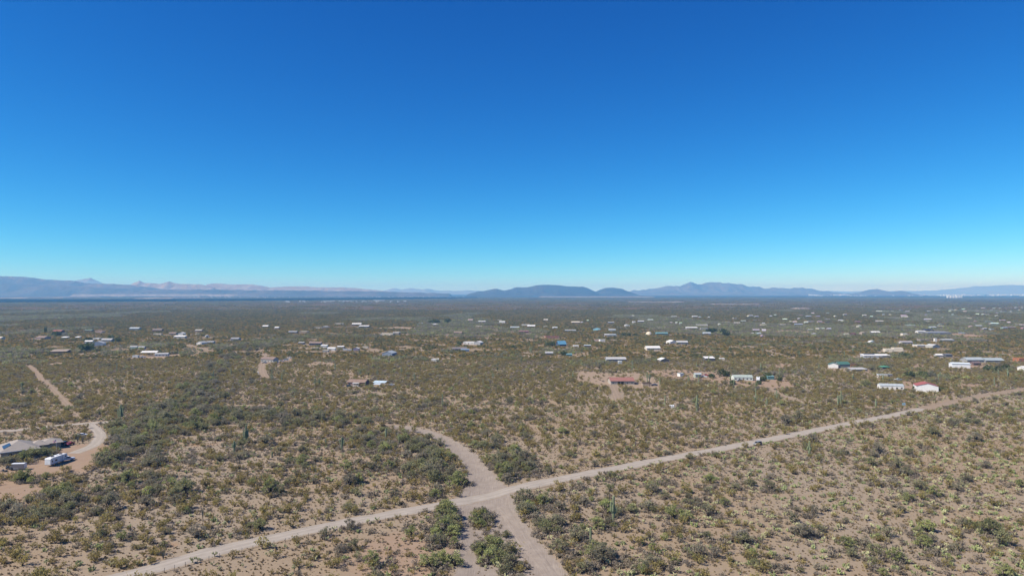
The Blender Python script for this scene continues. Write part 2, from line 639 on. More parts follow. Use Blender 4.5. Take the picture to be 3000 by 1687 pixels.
def patch(name, poly, mat, label, cell=1.6, feather=3.0, extra=0.0):
    """a bare area, polygon in ground coordinates, feathered into the soil"""
    xs = [p[0] for p in poly]; ys = [p[1] for p in poly]
    cell = max(cell, math.sqrt((max(xs) - min(xs)) * (max(ys) - min(ys)) / 9000))
    pad = feather
    gx = np.arange(min(xs) - pad, max(xs) + pad + cell, cell); gy = np.arange(min(ys) - pad, max(ys) + pad + cell, cell)
    X, Y = np.meshgrid(gx, gy)
    ins = inpoly(X, Y, poly); d = dpoly(X, Y, list(poly) + [poly[0]])
    sd = np.where(ins, d, -d)
    e = np.clip(sd / feather, -1, 1) * 0.5 + 0.5
    keep = sd > -feather * 1.05
    idx = -np.ones(X.shape, int)
    ck = keep[:-1, :-1] & keep[1:, :-1] & keep[:-1, 1:] & keep[1:, 1:]
    used = np.zeros(X.shape, bool)
    used[:-1, :-1] |= ck; used[1:, :-1] |= ck; used[:-1, 1:] |= ck; used[1:, 1:] |= ck
    idx[used] = np.arange(used.sum())
    x, y = X[used], Y[used]
    z = hgt(x, y) + lift(np.hypot(x, y)) * 0.85 + extra
    q = np.stack([idx[:-1, :-1][ck], idx[:-1, 1:][ck], idx[1:, 1:][ck], idx[1:, :-1][ck]], -1)
    me = fast_mesh(name, np.column_stack([x, y, z]), q)
    at = me.attributes.new("edge", 'FLOAT', 'POINT'); at.data.foreach_set("value", e[used].astype(np.float32))
    at = me.attributes.new("along", 'FLOAT_VECTOR', 'POINT')
    at.data.foreach_set("vector", np.column_stack([x, y, 0 * x]).astype(np.float32).ravel())
    o = new_obj(name, me, mat)
    tag(o, label, kind="structure")


M_ROAD = track_mat("graded_dirt_road", (0.46, 0.40, 0.335), (0.53, 0.465, 0.39), "road")
M_ROADR = track_mat("packed_dirt", (0.37, 0.28, 0.20), (0.42, 0.325, 0.24), "road", 0.6)
M_WASH = track_mat("wash_sand", (0.345, 0.285, 0.235), (0.41, 0.345, 0.285), True, 0.9)
M_YARD = track_mat("bare_yard_soil", (0.385, 0.27, 0.185), (0.41, 0.30, 0.215), False)
M_PALE = track_mat("pale_bare_soil", (0.385, 0.285, 0.20), (0.42, 0.32, 0.23), False)

ROAD_PX = [(240, 1720), (606, 1622), (967, 1540), (1339, 1469), (1654, 1402), (2213, 1295), (2620, 1216)]
ROADS = []   # (points, half width) for keeping plants off
pts = [G0(*p) for p in ROAD_PX]
ROADS.append((strip("dirt_road", [(pts[0][0] - 60, pts[0][1] - 42)] + pts + [G0(2705, 1199)], 7.3, M_ROAD,
                    "pale graded dirt road crossing the whole scene from corner to corner", extra=0.16, jitter=0.9), 3.1))
ROADS.append((strip("dirt_road", [G0(2690, 1202), G0(2760, 1186), G0(2842, 1169), G0(3000, 1141), G0(3250, 1103)], 8.0, M_ROADR,
                    "reddish end of the dirt road running off past the metal barn"), 4.3))
patch("wash", WASH, M_WASH, "broad grey sandy wash with tyre tracks crossing the dirt road", cell=1.3, feather=2.2, extra=0.07)
M_TRK = M_WASH
tr = [G0(*p) for p in ((1470, 1478), (1503, 1530), (1540, 1588), (1590, 1650), (1640, 1720))]
ROADS.append((strip("track", tr, 3.4, M_TRK, "two tyre tracks running down the sandy wash", jitter=0.3, extra=0.11, fade=False), 2.2))
tr = [G0(*p) for p in ((0, 1262), (60, 1258), (116, 1250), (200, 1243), (268, 1238), (320, 1236))]
ROADS.append((strip("driveway", [(tr[0][0] - 60, tr[0][1] - 6)] + tr, 5.5, M_ROAD, "pale driveway running behind the hip-roofed house"), 3.2))
tr = [G0(*p) for p in ((250, 1238), (272, 1249), (287, 1262), (293, 1275), (287, 1291), (270, 1306), (215, 1328))]
ROADS.append((strip("driveway", tr, 5.0, M_ROAD, "curved driveway with stone edging bending into the yard"), 3.2))
for name, p, w, lab in (
    ("track", ((80, 1068), (98, 1082), (116, 1102), (122, 1114), (142, 1128), (170, 1156), (195, 1182), (206, 1196)), 4.2, "rough dirt track coming down the scrub to the driveway"),
    ("track", ((1196, 1255), (1150, 1247), (1090, 1243), (1020, 1246), (965, 1251)), 4.5, "thin upper end of the wash bending off behind the brush"),
    ("track", ((206, 1200), (222, 1214), (234, 1228)), 1.8, "faint foot of the rough track above the driveway"),
    ("track", ((690, 1190), (730, 1188), (765, 1186)), 6.0, "short pale sand bar in the green side wash"),
    ("track", ((488, 1228), (530, 1224), (575, 1232)), 6.0, "pale sand bar between dark trees of the side wash"),
    ("track", ((600, 1246), (640, 1249), (690, 1245)), 5.0, "pale sand bar below the four-armed saguaro grove"),
    ("track", ((762, 1016), (766, 1030), (778, 1041), (772, 1062), (768, 1085), (776, 1108)), 6.5, "dirt driveway of the tan house with the dark gable"),
    ("track", ((930, 1168), (985, 1162), (1040, 1157), (1100, 1150)), 4.5, "pale track showing through the scrub below the brown house"),
    ("driveway", ((1792, 1128), (1800, 1146), (1808, 1162), (1813, 1176)), 6.0, "dirt driveway leading down from the red tiled house"),
    ("track", ((1560, 1014), (1600, 1018), (1640, 1026), (1670, 1024)), 5.0, "pale track behind the blue roofed house"),
    ("track", ((515, 1004), (545, 1010), (575, 1017), (605, 1024), (622, 1029)), 5.5, "pale track ending in the dark trees of the side wash"),
    ("track", ((2245, 1135), (2290, 1160), (2340, 1178), (2420, 1186), (2520, 1192), (2640, 1200)), 4.0, "faint track joining the dirt road by the blue board"),
):
    wp = [G0(*q) for q in p]
    ROADS.append((strip(name, wp, w, M_ROADR, lab), w / 2 + 0.3))

YARDS = []


def yard(name, px, mat, label, clear=True, feather=3.0):
    poly = [G0(*p) for p in px]
    patch(name, poly, mat, label, feather=feather)
    if clear:
        YARDS.append(poly)


yard("yard", [(178, 1312), (225, 1304), (262, 1300), (290, 1296), (302, 1306), (300, 1330), (296, 1350), (272, 1368), (245, 1384), (205, 1376), (150, 1388),
              (90, 1386), (0, 1392), (-30, 1392), (-30, 1376), (60, 1368), (120, 1352), (160, 1335)], M_YARD, "bare reddish yard where the white trailer is parked")
yard("clearing", [(-40, 1408), (40, 1412), (110, 1428), (142, 1440), (100, 1452), (40, 1462), (-40, 1468)], M_YARD, "bare orange clearing at the edge of the scrub below the yard")
yard("yard", [(1688, 1088), (1735, 1090), (1770, 1096), (1860, 1094), (1905, 1104), (1935, 1122), (1940, 1136), (1880, 1140), (1800, 1138), (1745, 1132), (1690, 1116)], M_PALE, "bare pale yard round the red tiled house")
yard("yard", [(1880, 1088), (1990, 1086), (2080, 1092), (2140, 1100), (2210, 1112), (2290, 1110), (2325, 1126), (2335, 1136), (2280, 1140), (2200, 1132), (2150, 1130), (2090, 1118), (2000, 1112), (1920, 1104)], M_YARD, "bare yard between the sheds and the pale green mobile home")
yard("clearing", [(2255, 1072), (2290, 1067), (2320, 1069), (2318, 1076), (2275, 1080)], M_YARD, "bare reddish patch above the pale green mobile home")
yard("clearing", [(880, 1074), (930, 1060), (985, 1066), (990, 1074), (930, 1072), (900, 1079)], M_PALE, "pale bare patch near the tan house with the dark gable")
yard("clearing", [(915, 1092), (985, 1080), (1040, 1090), (1060, 1098), (1160, 1100), (1200, 1090), (1190, 1102), (1100, 1108), (960, 1104)], M_PALE, "dry straw-coloured clearing behind the brown house", clear=False, feather=8)
yard("clearing", [(1115, 961), (1160, 958), (1235, 960), (1225, 964), (1150, 965)], M_PALE, "long pale bare strip behind the cream stucco house", feather=8)
yard("yard", [(1090, 1036), (1130, 1036), (1180, 1042), (1175, 1047), (1100, 1045)], M_YARD, "bare yard beside the blue grey barn")
yard("yard", [(400, 1047), (430, 1043), (520, 1038), (555, 1035), (548, 1044), (470, 1050), (405, 1051)], M_PALE, "pale bare yard round the big white carport")
yard("yard", [(765, 1060), (830, 1056), (860, 1050), (850, 1062), (800, 1068), (765, 1070)], M_YARD, "bare yard in front of the tan house with the dark gable")
yard("clearing", [(130, 1068), (160, 1063), (182, 1062), (175, 1068), (150, 1072)], M_PALE, "small pale bare patch in the scrub beyond the rough track")
yard("yard", [(2420, 1078), (2480, 1079), (2560, 1086), (2545, 1093), (2480, 1090), (2425, 1086)], M_PALE, "pale yard of the green roofed building")
yard("yard", [(2640, 1118), (2675, 1118), (2672, 1140), (2650, 1140)], M_YARD, "bare gap between the mobile home and the red roofed metal barn")
yard("yard", [(2780, 1076), (2850, 1064), (2920, 1066), (2900, 1078), (2830, 1082)], M_YARD, "bare yard by the white metal shed")
yard("clearing", [(2670, 1068), (2700, 1066), (2712, 1074), (2680, 1077)], M_YARD, "small orange bare patch below the white solar roof")
yard("clearing", [(2800, 1128), (2860, 1126), (2880, 1134), (2810, 1140)], M_YARD, "orange bare patch beside the far end of the road")
yard("clearing", [(2810, 974), (2850, 976), (2900, 984), (2860, 988), (2770, 985)], M_YARD, "reddish bare strip beside the long grey roofed house", feather=8)
yard("clearing", [(2290, 968), (2340, 971), (2390, 974), (2350, 977), (2290, 972)], M_PALE, "tan bare strip in front of the small white houses", feather=7)
yard("clearing", [(1080, 1600), (1160, 1570), (1280, 1590), (1330, 1640), (1300, 1700), (1120, 1700), (1050, 1650)], M_YARD, "reddish bare flat on this side of the road beside the wash", clear=False, feather=9)

# ------------------------------------------------------------------ far hills, mine terraces, far town
ridges = []


def ridge(name, prof, D, depth, mat, label, seed, gully=0.35, power=1.25, base=-6.0, jag=1.0):
    px = np.array([p[0] for p in prof], float); py = np.array([p[1] for p in prof], float)
    n = max(24, int((px[-1] - px[0]) / 3.0))
    u = np.linspace(px[0], px[-1], n)
    top = np.interp(u, px, py)
    top = top + ((vnoise(u, 0, 9, seed) - 0.5) * 1.6 + (vnoise(u, 0, 23, seed + 2) - 0.5) * 1.4) * jag
    zt = CAMH + (HOR - top) / F * D
    zt = np.maximum(zt, 4)
    m_ = 30
    v = np.concatenate([np.linspace(-1, 0, 21)[:-1], np.linspace(0, 1, 10)])
    X0 = (u - CXP) / F
    vs = []
    U, V = np.meshgrid(u, v, indexing='ij')
    Y = D + V * depth
    X = X0[:, None] * D + 0 * V
    wx = X / depth * 6
    g = fbm(X, Y * 0.6, depth * 0.16, seed, 4)
    rid = 1 - np.abs(2 * g - 1)
    a = np.abs(V)
    shape = (1 - a) ** power
    Z = zt[:, None] * shape * (1 - gully * rid * 4 * a * (1 - a) * 0.9) + base * a
    sway = (fbm(X, Y, depth * 0.5, seed + 9, 2) - 0.5) * depth * 0.25 * a
    Y = Y + sway
    nv = len(v)
    i = np.arange(n - 1)[:, None]; j = np.arange(nv - 1)[None, :]
    aa = i * nv + j
    q = np.stack([aa, aa + nv, aa + nv + 1, aa + 1], -1).reshape(-1, 4)
    me = fast_mesh(name, np.stack([X, Y, Z], -1).reshape(-1, 3), q)
    me.polygons.foreach_set("use_smooth", np.ones(len(me.polygons), bool))
    o = new_obj(name, me, mat)
    tag(o, label, kind="structure")


HM_DARK = hill_mat("hill_scrub", (0.05, 0.048, 0.042), (0.085, 0.073, 0.06), (0.033, 0.034, 0.03), 0.002)
HM_TAN = hill_mat("hill_rock", (0.16, 0.125, 0.105), (0.085, 0.074, 0.066), (0.27, 0.205, 0.17), 0.002)
HM_MINE = hill_mat("mine_spoil", (0.30, 0.215, 0.17), (0.40, 0.33, 0.27), (0.20, 0.15, 0.13), 0.006)
HM_TAIL = hill_mat("tailings", (0.36, 0.29, 0.235), (0.24, 0.19, 0.155), (0.46, 0.40, 0.35), 0.012)
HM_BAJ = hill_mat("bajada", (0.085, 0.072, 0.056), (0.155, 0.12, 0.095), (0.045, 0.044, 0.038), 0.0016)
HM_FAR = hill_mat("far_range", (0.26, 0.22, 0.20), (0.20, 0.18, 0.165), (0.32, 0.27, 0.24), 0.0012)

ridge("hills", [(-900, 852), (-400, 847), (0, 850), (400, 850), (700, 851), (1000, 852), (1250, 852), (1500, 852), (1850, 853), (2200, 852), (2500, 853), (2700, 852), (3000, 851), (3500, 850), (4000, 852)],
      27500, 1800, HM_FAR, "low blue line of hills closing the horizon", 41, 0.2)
ridge("mountain", [(-700, 830), (-500, 812), (-250, 809), (-80, 808), (0, 809), (60, 810), (120, 817), (180, 822), (210, 822), (255, 829), (330, 832), (380, 834), (470, 846), (560, 856)],
      12000, 900, HM_TAN, "long purple mountain slope at the edge of the valley", 3, 0.5, 1.9)
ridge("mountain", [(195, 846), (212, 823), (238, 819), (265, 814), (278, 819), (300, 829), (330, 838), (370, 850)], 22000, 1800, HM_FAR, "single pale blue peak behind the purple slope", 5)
ridge("hills", [(-700, 836), (-300, 834), (0, 833), (120, 835), (230, 838), (330, 845), (480, 847.5), (620, 848.5), (760, 850), (900, 851), (1050, 853), (1200, 856), (1320, 860)], 11300, 500, HM_BAJ, "dark blue scrub slope rising behind the tailings", 55, 0.3, 1.6)
ridge("mesa", [(318, 862), (345, 842), (380, 834), (396, 827), (409, 823), (425, 829), (470, 831), (482, 828), (494, 824), (515, 830), (540, 832), (590, 833), (625, 842), (660, 862)],
      12600, 700, HM_MINE, "pinkish mesa with two small dark cones above the mine", 8, 0.45, 0.7)
ridge("mesa", [(585, 860), (605, 834), (622, 831), (650, 831), (690, 834), (740, 833), (765, 837), (790, 842), (840, 840), (900, 839), (930, 842), (1010, 842), (1060, 845), (1110, 850), (1170, 858)],
      13500, 800, HM_MINE, "long pale banded mine dump ridge behind the valley town", 12, 0.5, 0.6)
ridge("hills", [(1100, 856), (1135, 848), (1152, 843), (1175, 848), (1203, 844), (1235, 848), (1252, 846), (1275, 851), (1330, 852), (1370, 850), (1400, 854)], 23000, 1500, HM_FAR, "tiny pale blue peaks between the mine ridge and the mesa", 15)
ridge("mesa", [(1370, 862), (1400, 854), (1425, 851), (1440, 847), (1455, 845), (1466, 848), (1477, 851), (1495, 847), (1510, 842), (1545, 841), (1575, 835), (1605, 833), (1632, 835), (1660, 839), (1710, 840), (1722, 844), (1745, 855), (1765, 864)],
      11500, 1100, HM_DARK, "dark blue flat-topped mesa on the horizon, the largest one", 18, 0.5, 0.95)
ridge("mesa", [(1725, 864), (1745, 855), (1771, 843), (1800, 843), (1822, 846), (1845, 855), (1870, 864)], 11800, 900, HM_DARK, "small dark flat-topped mesa next to the largest one", 21, 0.5, 0.95)
ridge("mountain", [(1820, 860), (1858, 849), (1890, 849), (1920, 843), (1950, 839), (1990, 838), (2008, 832), (2021, 824), (2044, 834), (2070, 828), (2100, 825), (2125, 829), (2150, 829), (2190, 838), (2230, 843),
                   (2262, 844), (2300, 845), (2330, 842), (2360, 843), (2390, 850), (2412, 851), (2445, 856), (2500, 862)], 16500, 2200, HM_TAN, "jagged blue mountain range with a sharp peak", 25, 0.75, 1.2, jag=2.4)
ridge("hill", [(2480, 864), (2518, 856), (2548, 848), (2570, 846), (2592, 851), (2612, 855), (2638, 851), (2662, 857), (2700, 864)], 14500, 900, HM_TAN, "low double cone hill standing alone in the plain", 29, 0.4, 1.1)
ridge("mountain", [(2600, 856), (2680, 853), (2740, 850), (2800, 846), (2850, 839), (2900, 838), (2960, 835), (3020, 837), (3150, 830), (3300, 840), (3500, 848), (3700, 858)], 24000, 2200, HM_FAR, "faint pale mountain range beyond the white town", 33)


def terrace(name, x0, x1, ytop, ybase, label, mat=None, slope=1.6, depth=None):
    """a flat-topped bank of mine tailings standing on the plain"""
    D = (CAMH * F) / (ybase - HOR)
    h = CAMH - (ytop - HOR) / F * D * 1.0
    h = max(6.0, (ybase - ytop) / F * D)
    dep = depth or 700
    X0, X1 = (x0 - CXP) / F * D, (x1 - CXP) / F * D
    n = 60
    xs = np.linspace(X0, X1, n)
    rows = [(-1.0, 0.0), (0.0, 0.0), (h * slope * 0.5, h * 0.5), (h * slope * 0.5 + 12, h * 0.52), (h * slope + 12, h), (h * slope + dep, h), (h * slope + dep + 80, 0)]
    v = []
    for i, x in enumerate(xs):
        e = min(1.0, min(i, n - 1 - i) / 2.5)
        for k, (yy, zz) in enumerate(rows):
            jit = (vnoise(x, k * 3, 140, 9) - 0.5) * 40
            v.append((x, D + yy + jit + (1 - e) * 60, (zz * (0.92 + 0.16 * vnoise(x, 1, 260, 4))) * e - 0.5))
    nk = len(rows)
    i = np.arange(n - 1)[:, None]; j = np.arange(nk - 1)[None, :]
    a = i * nk + j
    q = np.stack([a, a + nk, a + nk + 1, a + 1], -1).reshape(-1, 4)
    o = new_obj(name, fast_mesh(name, np.array(v), q), mat or HM_TAIL)
    tag(o, label, kind="structure")


terrace("mine_terrace", 186, 700, 861.5, 869, "long pale bank of mine tailings with a white rim")
terrace("mine_terrace", 690, 1180, 861, 868, "paler bank of mine tailings farther along the valley")
terrace("mine_terrace", 395, 560, 855, 863.5, "thin pale terrace above the white rimmed tailings", slope=2, depth=200)
terrace("mine_terrace", 270, 372, 863.5, 866.5, "short pale terrace below the white rimmed tailings", slope=2, depth=120)
terrace("mine_terrace", 905, 1060, 855, 862.5, "faint tan terrace under the long mine dump ridge", slope=2, depth=200)
terrace("mine_terrace", 1230, 1370, 853.5, 861.5, "pale bank at the end of the mine dump ridge", slope=2, depth=200)
terrace("mine_terrace", -60, 78, 871.5, 874.5, "thin pale strip of bare ground at the valley edge", slope=2)
terrace("mine_terrace", 84, 186, 870.5, 873.5, "thin pale strip next to the valley edge strip", slope=2)
terrace("mine_terrace", 385, 505, 872.5, 876, "short pale strip below the tailings", slope=2)
terrace("mine_terrace", 1580, 1800, 868.5, 870.5, "pale bare gravel strip under the largest mesa", slope=2, depth=500)
terrace("mine_terrace", 1795, 1925, 869, 871, "white bare strip under the small mesa", slope=2, depth=500)
terrace("mine_terrace", 1840, 2010, 884.6, 886, "faint pale streak on the empty plain", slope=2, depth=40)
terrace("mine_terrace", 2090, 2240, 891.5, 893, "faint pale streak on the plain above the houses", slope=2, depth=40)
terrace("mine_terrace", 2335, 2376, 903.6, 905.4, "short pale streak on the plain above the white houses", slope=2, depth=30)


def orchard():
    near = [(-120, 888), (0, 887), (300, 885), (700, 882), (1000, 879), (1250, 875.5), (1400, 873)]
    far = [(-120, 878), (0, 877.5), (300, 877), (700, 875.8), (1000, 873.6), (1250, 871.8), (1400, 871.6)]
    n, k = 420, 8
    v = []
    for i in range(n):
        t = i / (n - 1)
        px = -120 + 1520 * t
        a = np.interp(px, [p[0] for p in near], [p[1] for p in near]); b = np.interp(px, [p[0] for p in far], [p[1] for p in far])
        A, B = G0(px, a), G0(px, b)
        for j in range(k):
            s = j / (k - 1)
            x, y = A[0] + (B[0] - A[0]) * s, A[1] + (B[1] - A[1]) * s
            z = -0.5 if j in (0, k - 1) else 4.5 + 4.5 * fbm(x, y, 60, 3) * (0.6 + 0.4 * vnoise(x, y, 400, 8))
            v.append((x, y + (-4 if j == 0 else 0), z))
    i = np.arange(n - 1)[:, None]; j = np.arange(k - 1)[None, :]
    a = i * k + j
    q = np.stack([a, a + k, a + k + 1, a + 1], -1).reshape(-1, 4)
    m = hill_mat("orchard_crowns", (0.014, 0.02, 0.016), (0.018, 0.026, 0.018), (0.01, 0.014, 0.011), 0.02)
    o = new_obj("orchard", fast_mesh("orchard", np.array(v), q), m)
    tag(o, "dark band of orchard trees along the valley floor", "orchard", kind="stuff")


orchard()


def far_town(name, boxes, mat, label):
    mb = MB()
    for (px, py, w, h) in boxes:
        x, y = G0(px, py)
        k = y / F
        mb.box(x - w * k / 2, x + w * k / 2, y, y + max(8, w * k * 0.6), -0.3, h)
    tag(mb.build(name, mat), label, "town", kind="stuff")


rs = np.random.default_rng(5)
bx = []
for _ in range(260):
    bx.append((rs.uniform(2360, 3060), rs.uniform(864, 867), rs.uniform(1.5, 7), rs.uniform(6, 14)))
for a, b, y in ((2375, 2400, 864.0), (2450, 2490, 863.6), (2478, 2600, 863.2), (2640, 2720, 863.6), (2760, 2850, 864.4), (2800, 2835, 863), (2905, 2990, 863.4), (2950, 3040, 863.6), (2780, 2822, 870.5)):
    for x in np.arange(a, b, 9):
        bx.append((x, y + 2.2 + rs.uniform(-.2, .2), rs.uniform(6, 12), rs.uniform(18, 30)))
far_town("far_town", bx, paint((0.78, 0.78, 0.76), 0.5), "white strip of warehouses and town roofs under the far hills")
bx = []
for _ in range(330):
    x = rs.choice([rs.normal(610, 60), rs.normal(760, 40), rs.normal(1120, 110), rs.uniform(300, 1500)])
    bx.append((x, rs.uniform(867.5, 873.5) - max(0, (x - 700)) / 450, rs.uniform(1.2, 3.5), rs.uniform(3, 5.5)))
far_town("far_town", bx, paint((0.66, 0.60, 0.55), 0.7), "pale specks of the valley town below the tailings")
bx = []
for _ in range(55):
    bx.append((rs.uniform(835, 1190), rs.uniform(882, 885.5) - 0, rs.uniform(2, 7), rs.uniform(3.5, 5)))
for x in (705, 712, 595, 1098, 1110, 1120):
    bx.append((x, 880 if x < 800 else 881.5, 12, 6))
far_town("far_town", bx, paint((0.72, 0.71, 0.70), 0.6), "thin line of white roofs at the near edge of the valley")

# ------------------------------------------------------------------ buildings
WHITE = (0.72, 0.70, 0.66); CREAM = (0.62, 0.55, 0.44); TAN = (0.43, 0.34, 0.26); GREY = (0.36, 0.36, 0.36); DGREY = (0.13, 0.13, 0.14)
BLUEG = (0.36, 0.40, 0.43); PALEB = (0.50, 0.545, 0.56); PALEG = (0.47, 0.53, 0.47); BROWN = (0.22, 0.15, 0.11); BRICK = (0.36, 0.15, 0.11)
PINK = (0.56, 0.42, 0.37); SALMON = (0.56, 0.29, 0.20); TEAL = (0.20, 0.35, 0.355); GREEN = (0.09, 0.20, 0.155); BLUE = (0.14, 0.34, 0.50)
TURQ = (0.28, 0.58, 0.66); MAROON = (0.20, 0.07, 0.07); REDR = (0.44, 0.14, 0.12); ROOFT = (0.33, 0.24, 0.19); SILVER = (0.56, 0.55, 0.53)
FOOT = []          # house footprints kept free of plants: x, y, radius
GLASS = glass_mat()


def gable_roof(W, D, hw, rh, over=0.35, th=0.12):
    a = W / 2 + over; b = D / 2 + over
    s = rh / (D / 2)
    z0 = hw - s * over
    prof = [(-b, z0), (0, hw + rh), (b, z0), (b, z0 + th), (0, hw + rh + th), (-b, z0 + th)]
    mb = MB()
    n = len(prof)
    v = [(-a, p, q) for p, q in prof] + [(a, p, q) for p, q in prof]
    f = [(0, 1, 4, 5), (1, 2, 3, 4), (6, 11, 10, 7), (7, 10, 9, 8)] + [(i, n + i, n + (i + 1) % n, (i + 1) % n) for i in range(n)]
    mb.add(v, f)
    return mb


def hip_roof(W, D, hw, rh, over=0.5, th=0.14):
    a = W / 2 + over; b = D / 2 + over
    r = max(0.0, a - b)
    v = [(-a, -b, hw), (a, -b, hw), (a, b, hw), (-a, b, hw), (-a, -b, hw + th), (a, -b, hw + th), (a, b, hw + th), (-a, b, hw + th), (-r, 0, hw + rh), (r, 0, hw + rh)]
    f = [(3, 2, 1, 0), (0, 1, 5, 4), (1, 2, 6, 5), (2, 3, 7, 6), (3, 0, 4, 7), (4, 5, 9, 8), (5, 6, 9), (6, 7, 8, 9), (7, 4, 8)]
    return MB().add(v, f)


def rot2(x, y, a):
    return x * math.cos(a) - y * math.sin(a), x * math.sin(a) + y * math.cos(a)


def windows(root, W, D, n, hw, frame_col=(0.7, 0.7, 0.69), side=True, sill=1.0, door=True, tall=1.05):
    fm = paint(frame_col, 0.6)

    def one(x0, x1, y, z0, z1, axis):
        mb = MB(); g = MB()
        if axis == 0:
            mb.box(x0, x1, y - 0.05, y + 0.02, z0, z1); g.box(x0 + .09, x1 - .09, y - 0.075, y - 0.03, z0 + .09, z1 - .09)
        else:
            mb.box(y - 0.05, y + 0.02, x0, x1, z0, z1); g.box(y - 0.075, y - 0.03, x0 + .09, x1 - .09, z0 + .09, z1 - .09)
        w = mb.build("window", fm, root)
        g.build("pane", GLASS, w)
    slots = n + (1 if door else 0)
    for k in range(slots):
        cx = -W / 2 + W * (k + 0.5) / slots
        if door and k == slots // 2:
            d = MB().box(cx - .48, cx + .48, -D / 2 - .06, -D / 2 + .02, 0.1, 2.15).build("door", paint((0.30, 0.24, 0.2), 0.5), root)
            MB().box(cx + .3, cx + .38, -D / 2 - .1, -D / 2 - .055, 1.0, 1.08).build("handle", paint((0.5, 0.45, 0.3), 0.3, 0.8), d)
            continue
        one(cx - .65, cx + .65, -D / 2, sill, sill + tall, 0)
    if side:
        for k in range(max(1, int(D / 5))):
            cy_ = -D / 2 + D * (k + 0.5) / max(1, int(D / 5))
            one(cy_ - .5, cy_ + .5, -W / 2, sill, sill + tall, 1)


def building(px, py, wpx, kind, wall, roof, label, rot=0.0, depth=None, hw=2.6, rh=None, win=0, name="house", cat="house", group=None, ratio=0.92, door=True):
    x, y, z = G(px, py)
    W = wpx * y / F * ratio
    D = depth if depth else min(max(W * 0.55, 3.5), 11)
    a = math.radians(rot)
    y2 = y + (D * abs(math.cos(a)) + W * abs(math.sin(a))) / 2
    x2 = x * y2 / y
    root = empty(name, (x2, y2, h1(x2, y2) - 0.05), a)
    tag(root, label, cat, group)
    FOOT.append((x2, y2, math.hypot(W, D) / 2 + 0.6))
    wm = paint(wall, 0.75)
    b = 0.3          # buried foot
    if rh is None:
        rh = min(D, W) * 0.16 + 0.25
    if kind in ("gable", "trailer"):
        prof = [(-D / 2, -b), (D / 2, -b), (D / 2, hw), (0, hw + rh), (-D / 2, hw)]
        MB().prism(prof, -W / 2, W / 2, axis='x').build("wall", wm, root)
        gable_roof(W, D, hw + 0.02, rh, 0.18 if kind == "trailer" else 0.45).build("roof", ribbed(roof, 0.5, 0), root)
    elif kind == "gable_end":
        prof = [(-W / 2, -b), (W / 2, -b), (W / 2, hw), (0, hw + rh), (-W / 2, hw)]
        MB().prism(prof, -D / 2, D / 2, axis='y').build("wall", wm, root)
        g = gable_roof(D, W, hw + 0.02, rh, 0.3)
        g.v = [(-q[1], q[0], q[2]) for q in g.v]
        g.build("roof", ribbed(roof, 0.5, 1), root)
    elif kind == "hip":
        MB().box(-W / 2, W / 2, -D / 2, D / 2, -b, hw).build("wall", wm, root)
        hip_roof(W, D, hw + 0.01, rh).build("roof", paint(roof, 0.85), root)
    elif kind == "flat":
        MB().box(-W / 2, W / 2, -D / 2, D / 2, -b, hw - 0.25).build("wall", wm, root)
        mb = MB().box(-W / 2 - .06, W / 2 + .06, -D / 2 - .06, D / 2 + .06, hw - 0.25, hw - .1)
        t = 0.22
        for q in ((-W / 2 - .06, W / 2 + .06, -D / 2 - .06, -D / 2 + t), (-W / 2 - .06, W / 2 + .06, D / 2 - t, D / 2 + .06), (-W / 2 - .06, -W / 2 + t, -D / 2 + t, D / 2 - t), (W / 2 - t, W / 2 + .06, -D / 2 + t, D / 2 - t)):
            mb.box(*q, hw - .1, hw + .3)
        mb.build("roof", paint(roof, 0.8), root)
    elif kind == "shed":
        s = 0.12
        MB().prism([(-D / 2, -b), (D / 2, -b), (D / 2, hw + D * s), (-D / 2, hw)], -W / 2, W / 2, axis='x').build("wall", wm, root)
        o_ = 0.35
        MB().prism([(-D / 2 - o_, hw - o_ * s + .02), (D / 2 + o_, hw + (D + o_) * s + .02), (D / 2 + o_, hw + (D + o_) * s + .14), (-D / 2 - o_, hw - o_ * s + .14)],
                   -W / 2 - o_, W / 2 + o_, axis='x').build("roof", ribbed(roof, 0.5, 0), root)
    elif kind == "carport":
        n = max(2, int(W / 5) + 1)
        for k in range(n):
            for sy in (-1, 1):
                xx = -W / 2 + .2 + (W - .4) * k / (n - 1)
                MB().box(xx - .07, xx + .07, sy * (D / 2 - .2) - .07, sy * (D / 2 - .2) + .07, -b, hw).build("post", wm, root)
        gable_roof(W, D, hw, rh * 0.6, 0.3).build("roof", ribbed(roof, 0.5, 0), root)
    elif kind == "dome":
        n, k = 20, 7
        v, f = [], []
        for j in range(k + 1):
            t = math.pi / 2 * j / k
            for i in range(n):
                v.append((W / 2 * math.cos(t) * math.cos(2 * math.pi * i / n), W / 2 * math.cos(t) * math.sin(2 * math.pi * i / n), W * 0.52 * math.sin(t)))
        for j in range(k):
            for i in range(n):
                f.append((j * n + i, j * n + (i + 1) % n, (j + 1) * n + (i + 1) % n, (j + 1) * n + i))
        new_obj("wall", mesh("wall", v, f, None, True), wm, root)
    elif kind == "quonset":
        prof = [(W / 2 * math.cos(math.pi * i / 12), W / 2 * math.sin(math.pi * i / 12)) for i in range(13)]
        MB().prism(prof, -D / 2, D / 2, axis='y').build("wall", wm, root)
        MB().box(-W * .2, W * .2, -D / 2 - .05, -D / 2 + .02, 0, W * .33).build("door", paint((0.2, 0.2, 0.2)), root)
    if win and kind not in ("carport", "dome", "quonset"):
        windows(root, W, D, win, hw, door=door)
    root["w"] = 0
    del root["w"]
    return root, W, D


T = []   # px, py, width px, kind, wall, roof, rot, depth, hw, windows, label
B = building
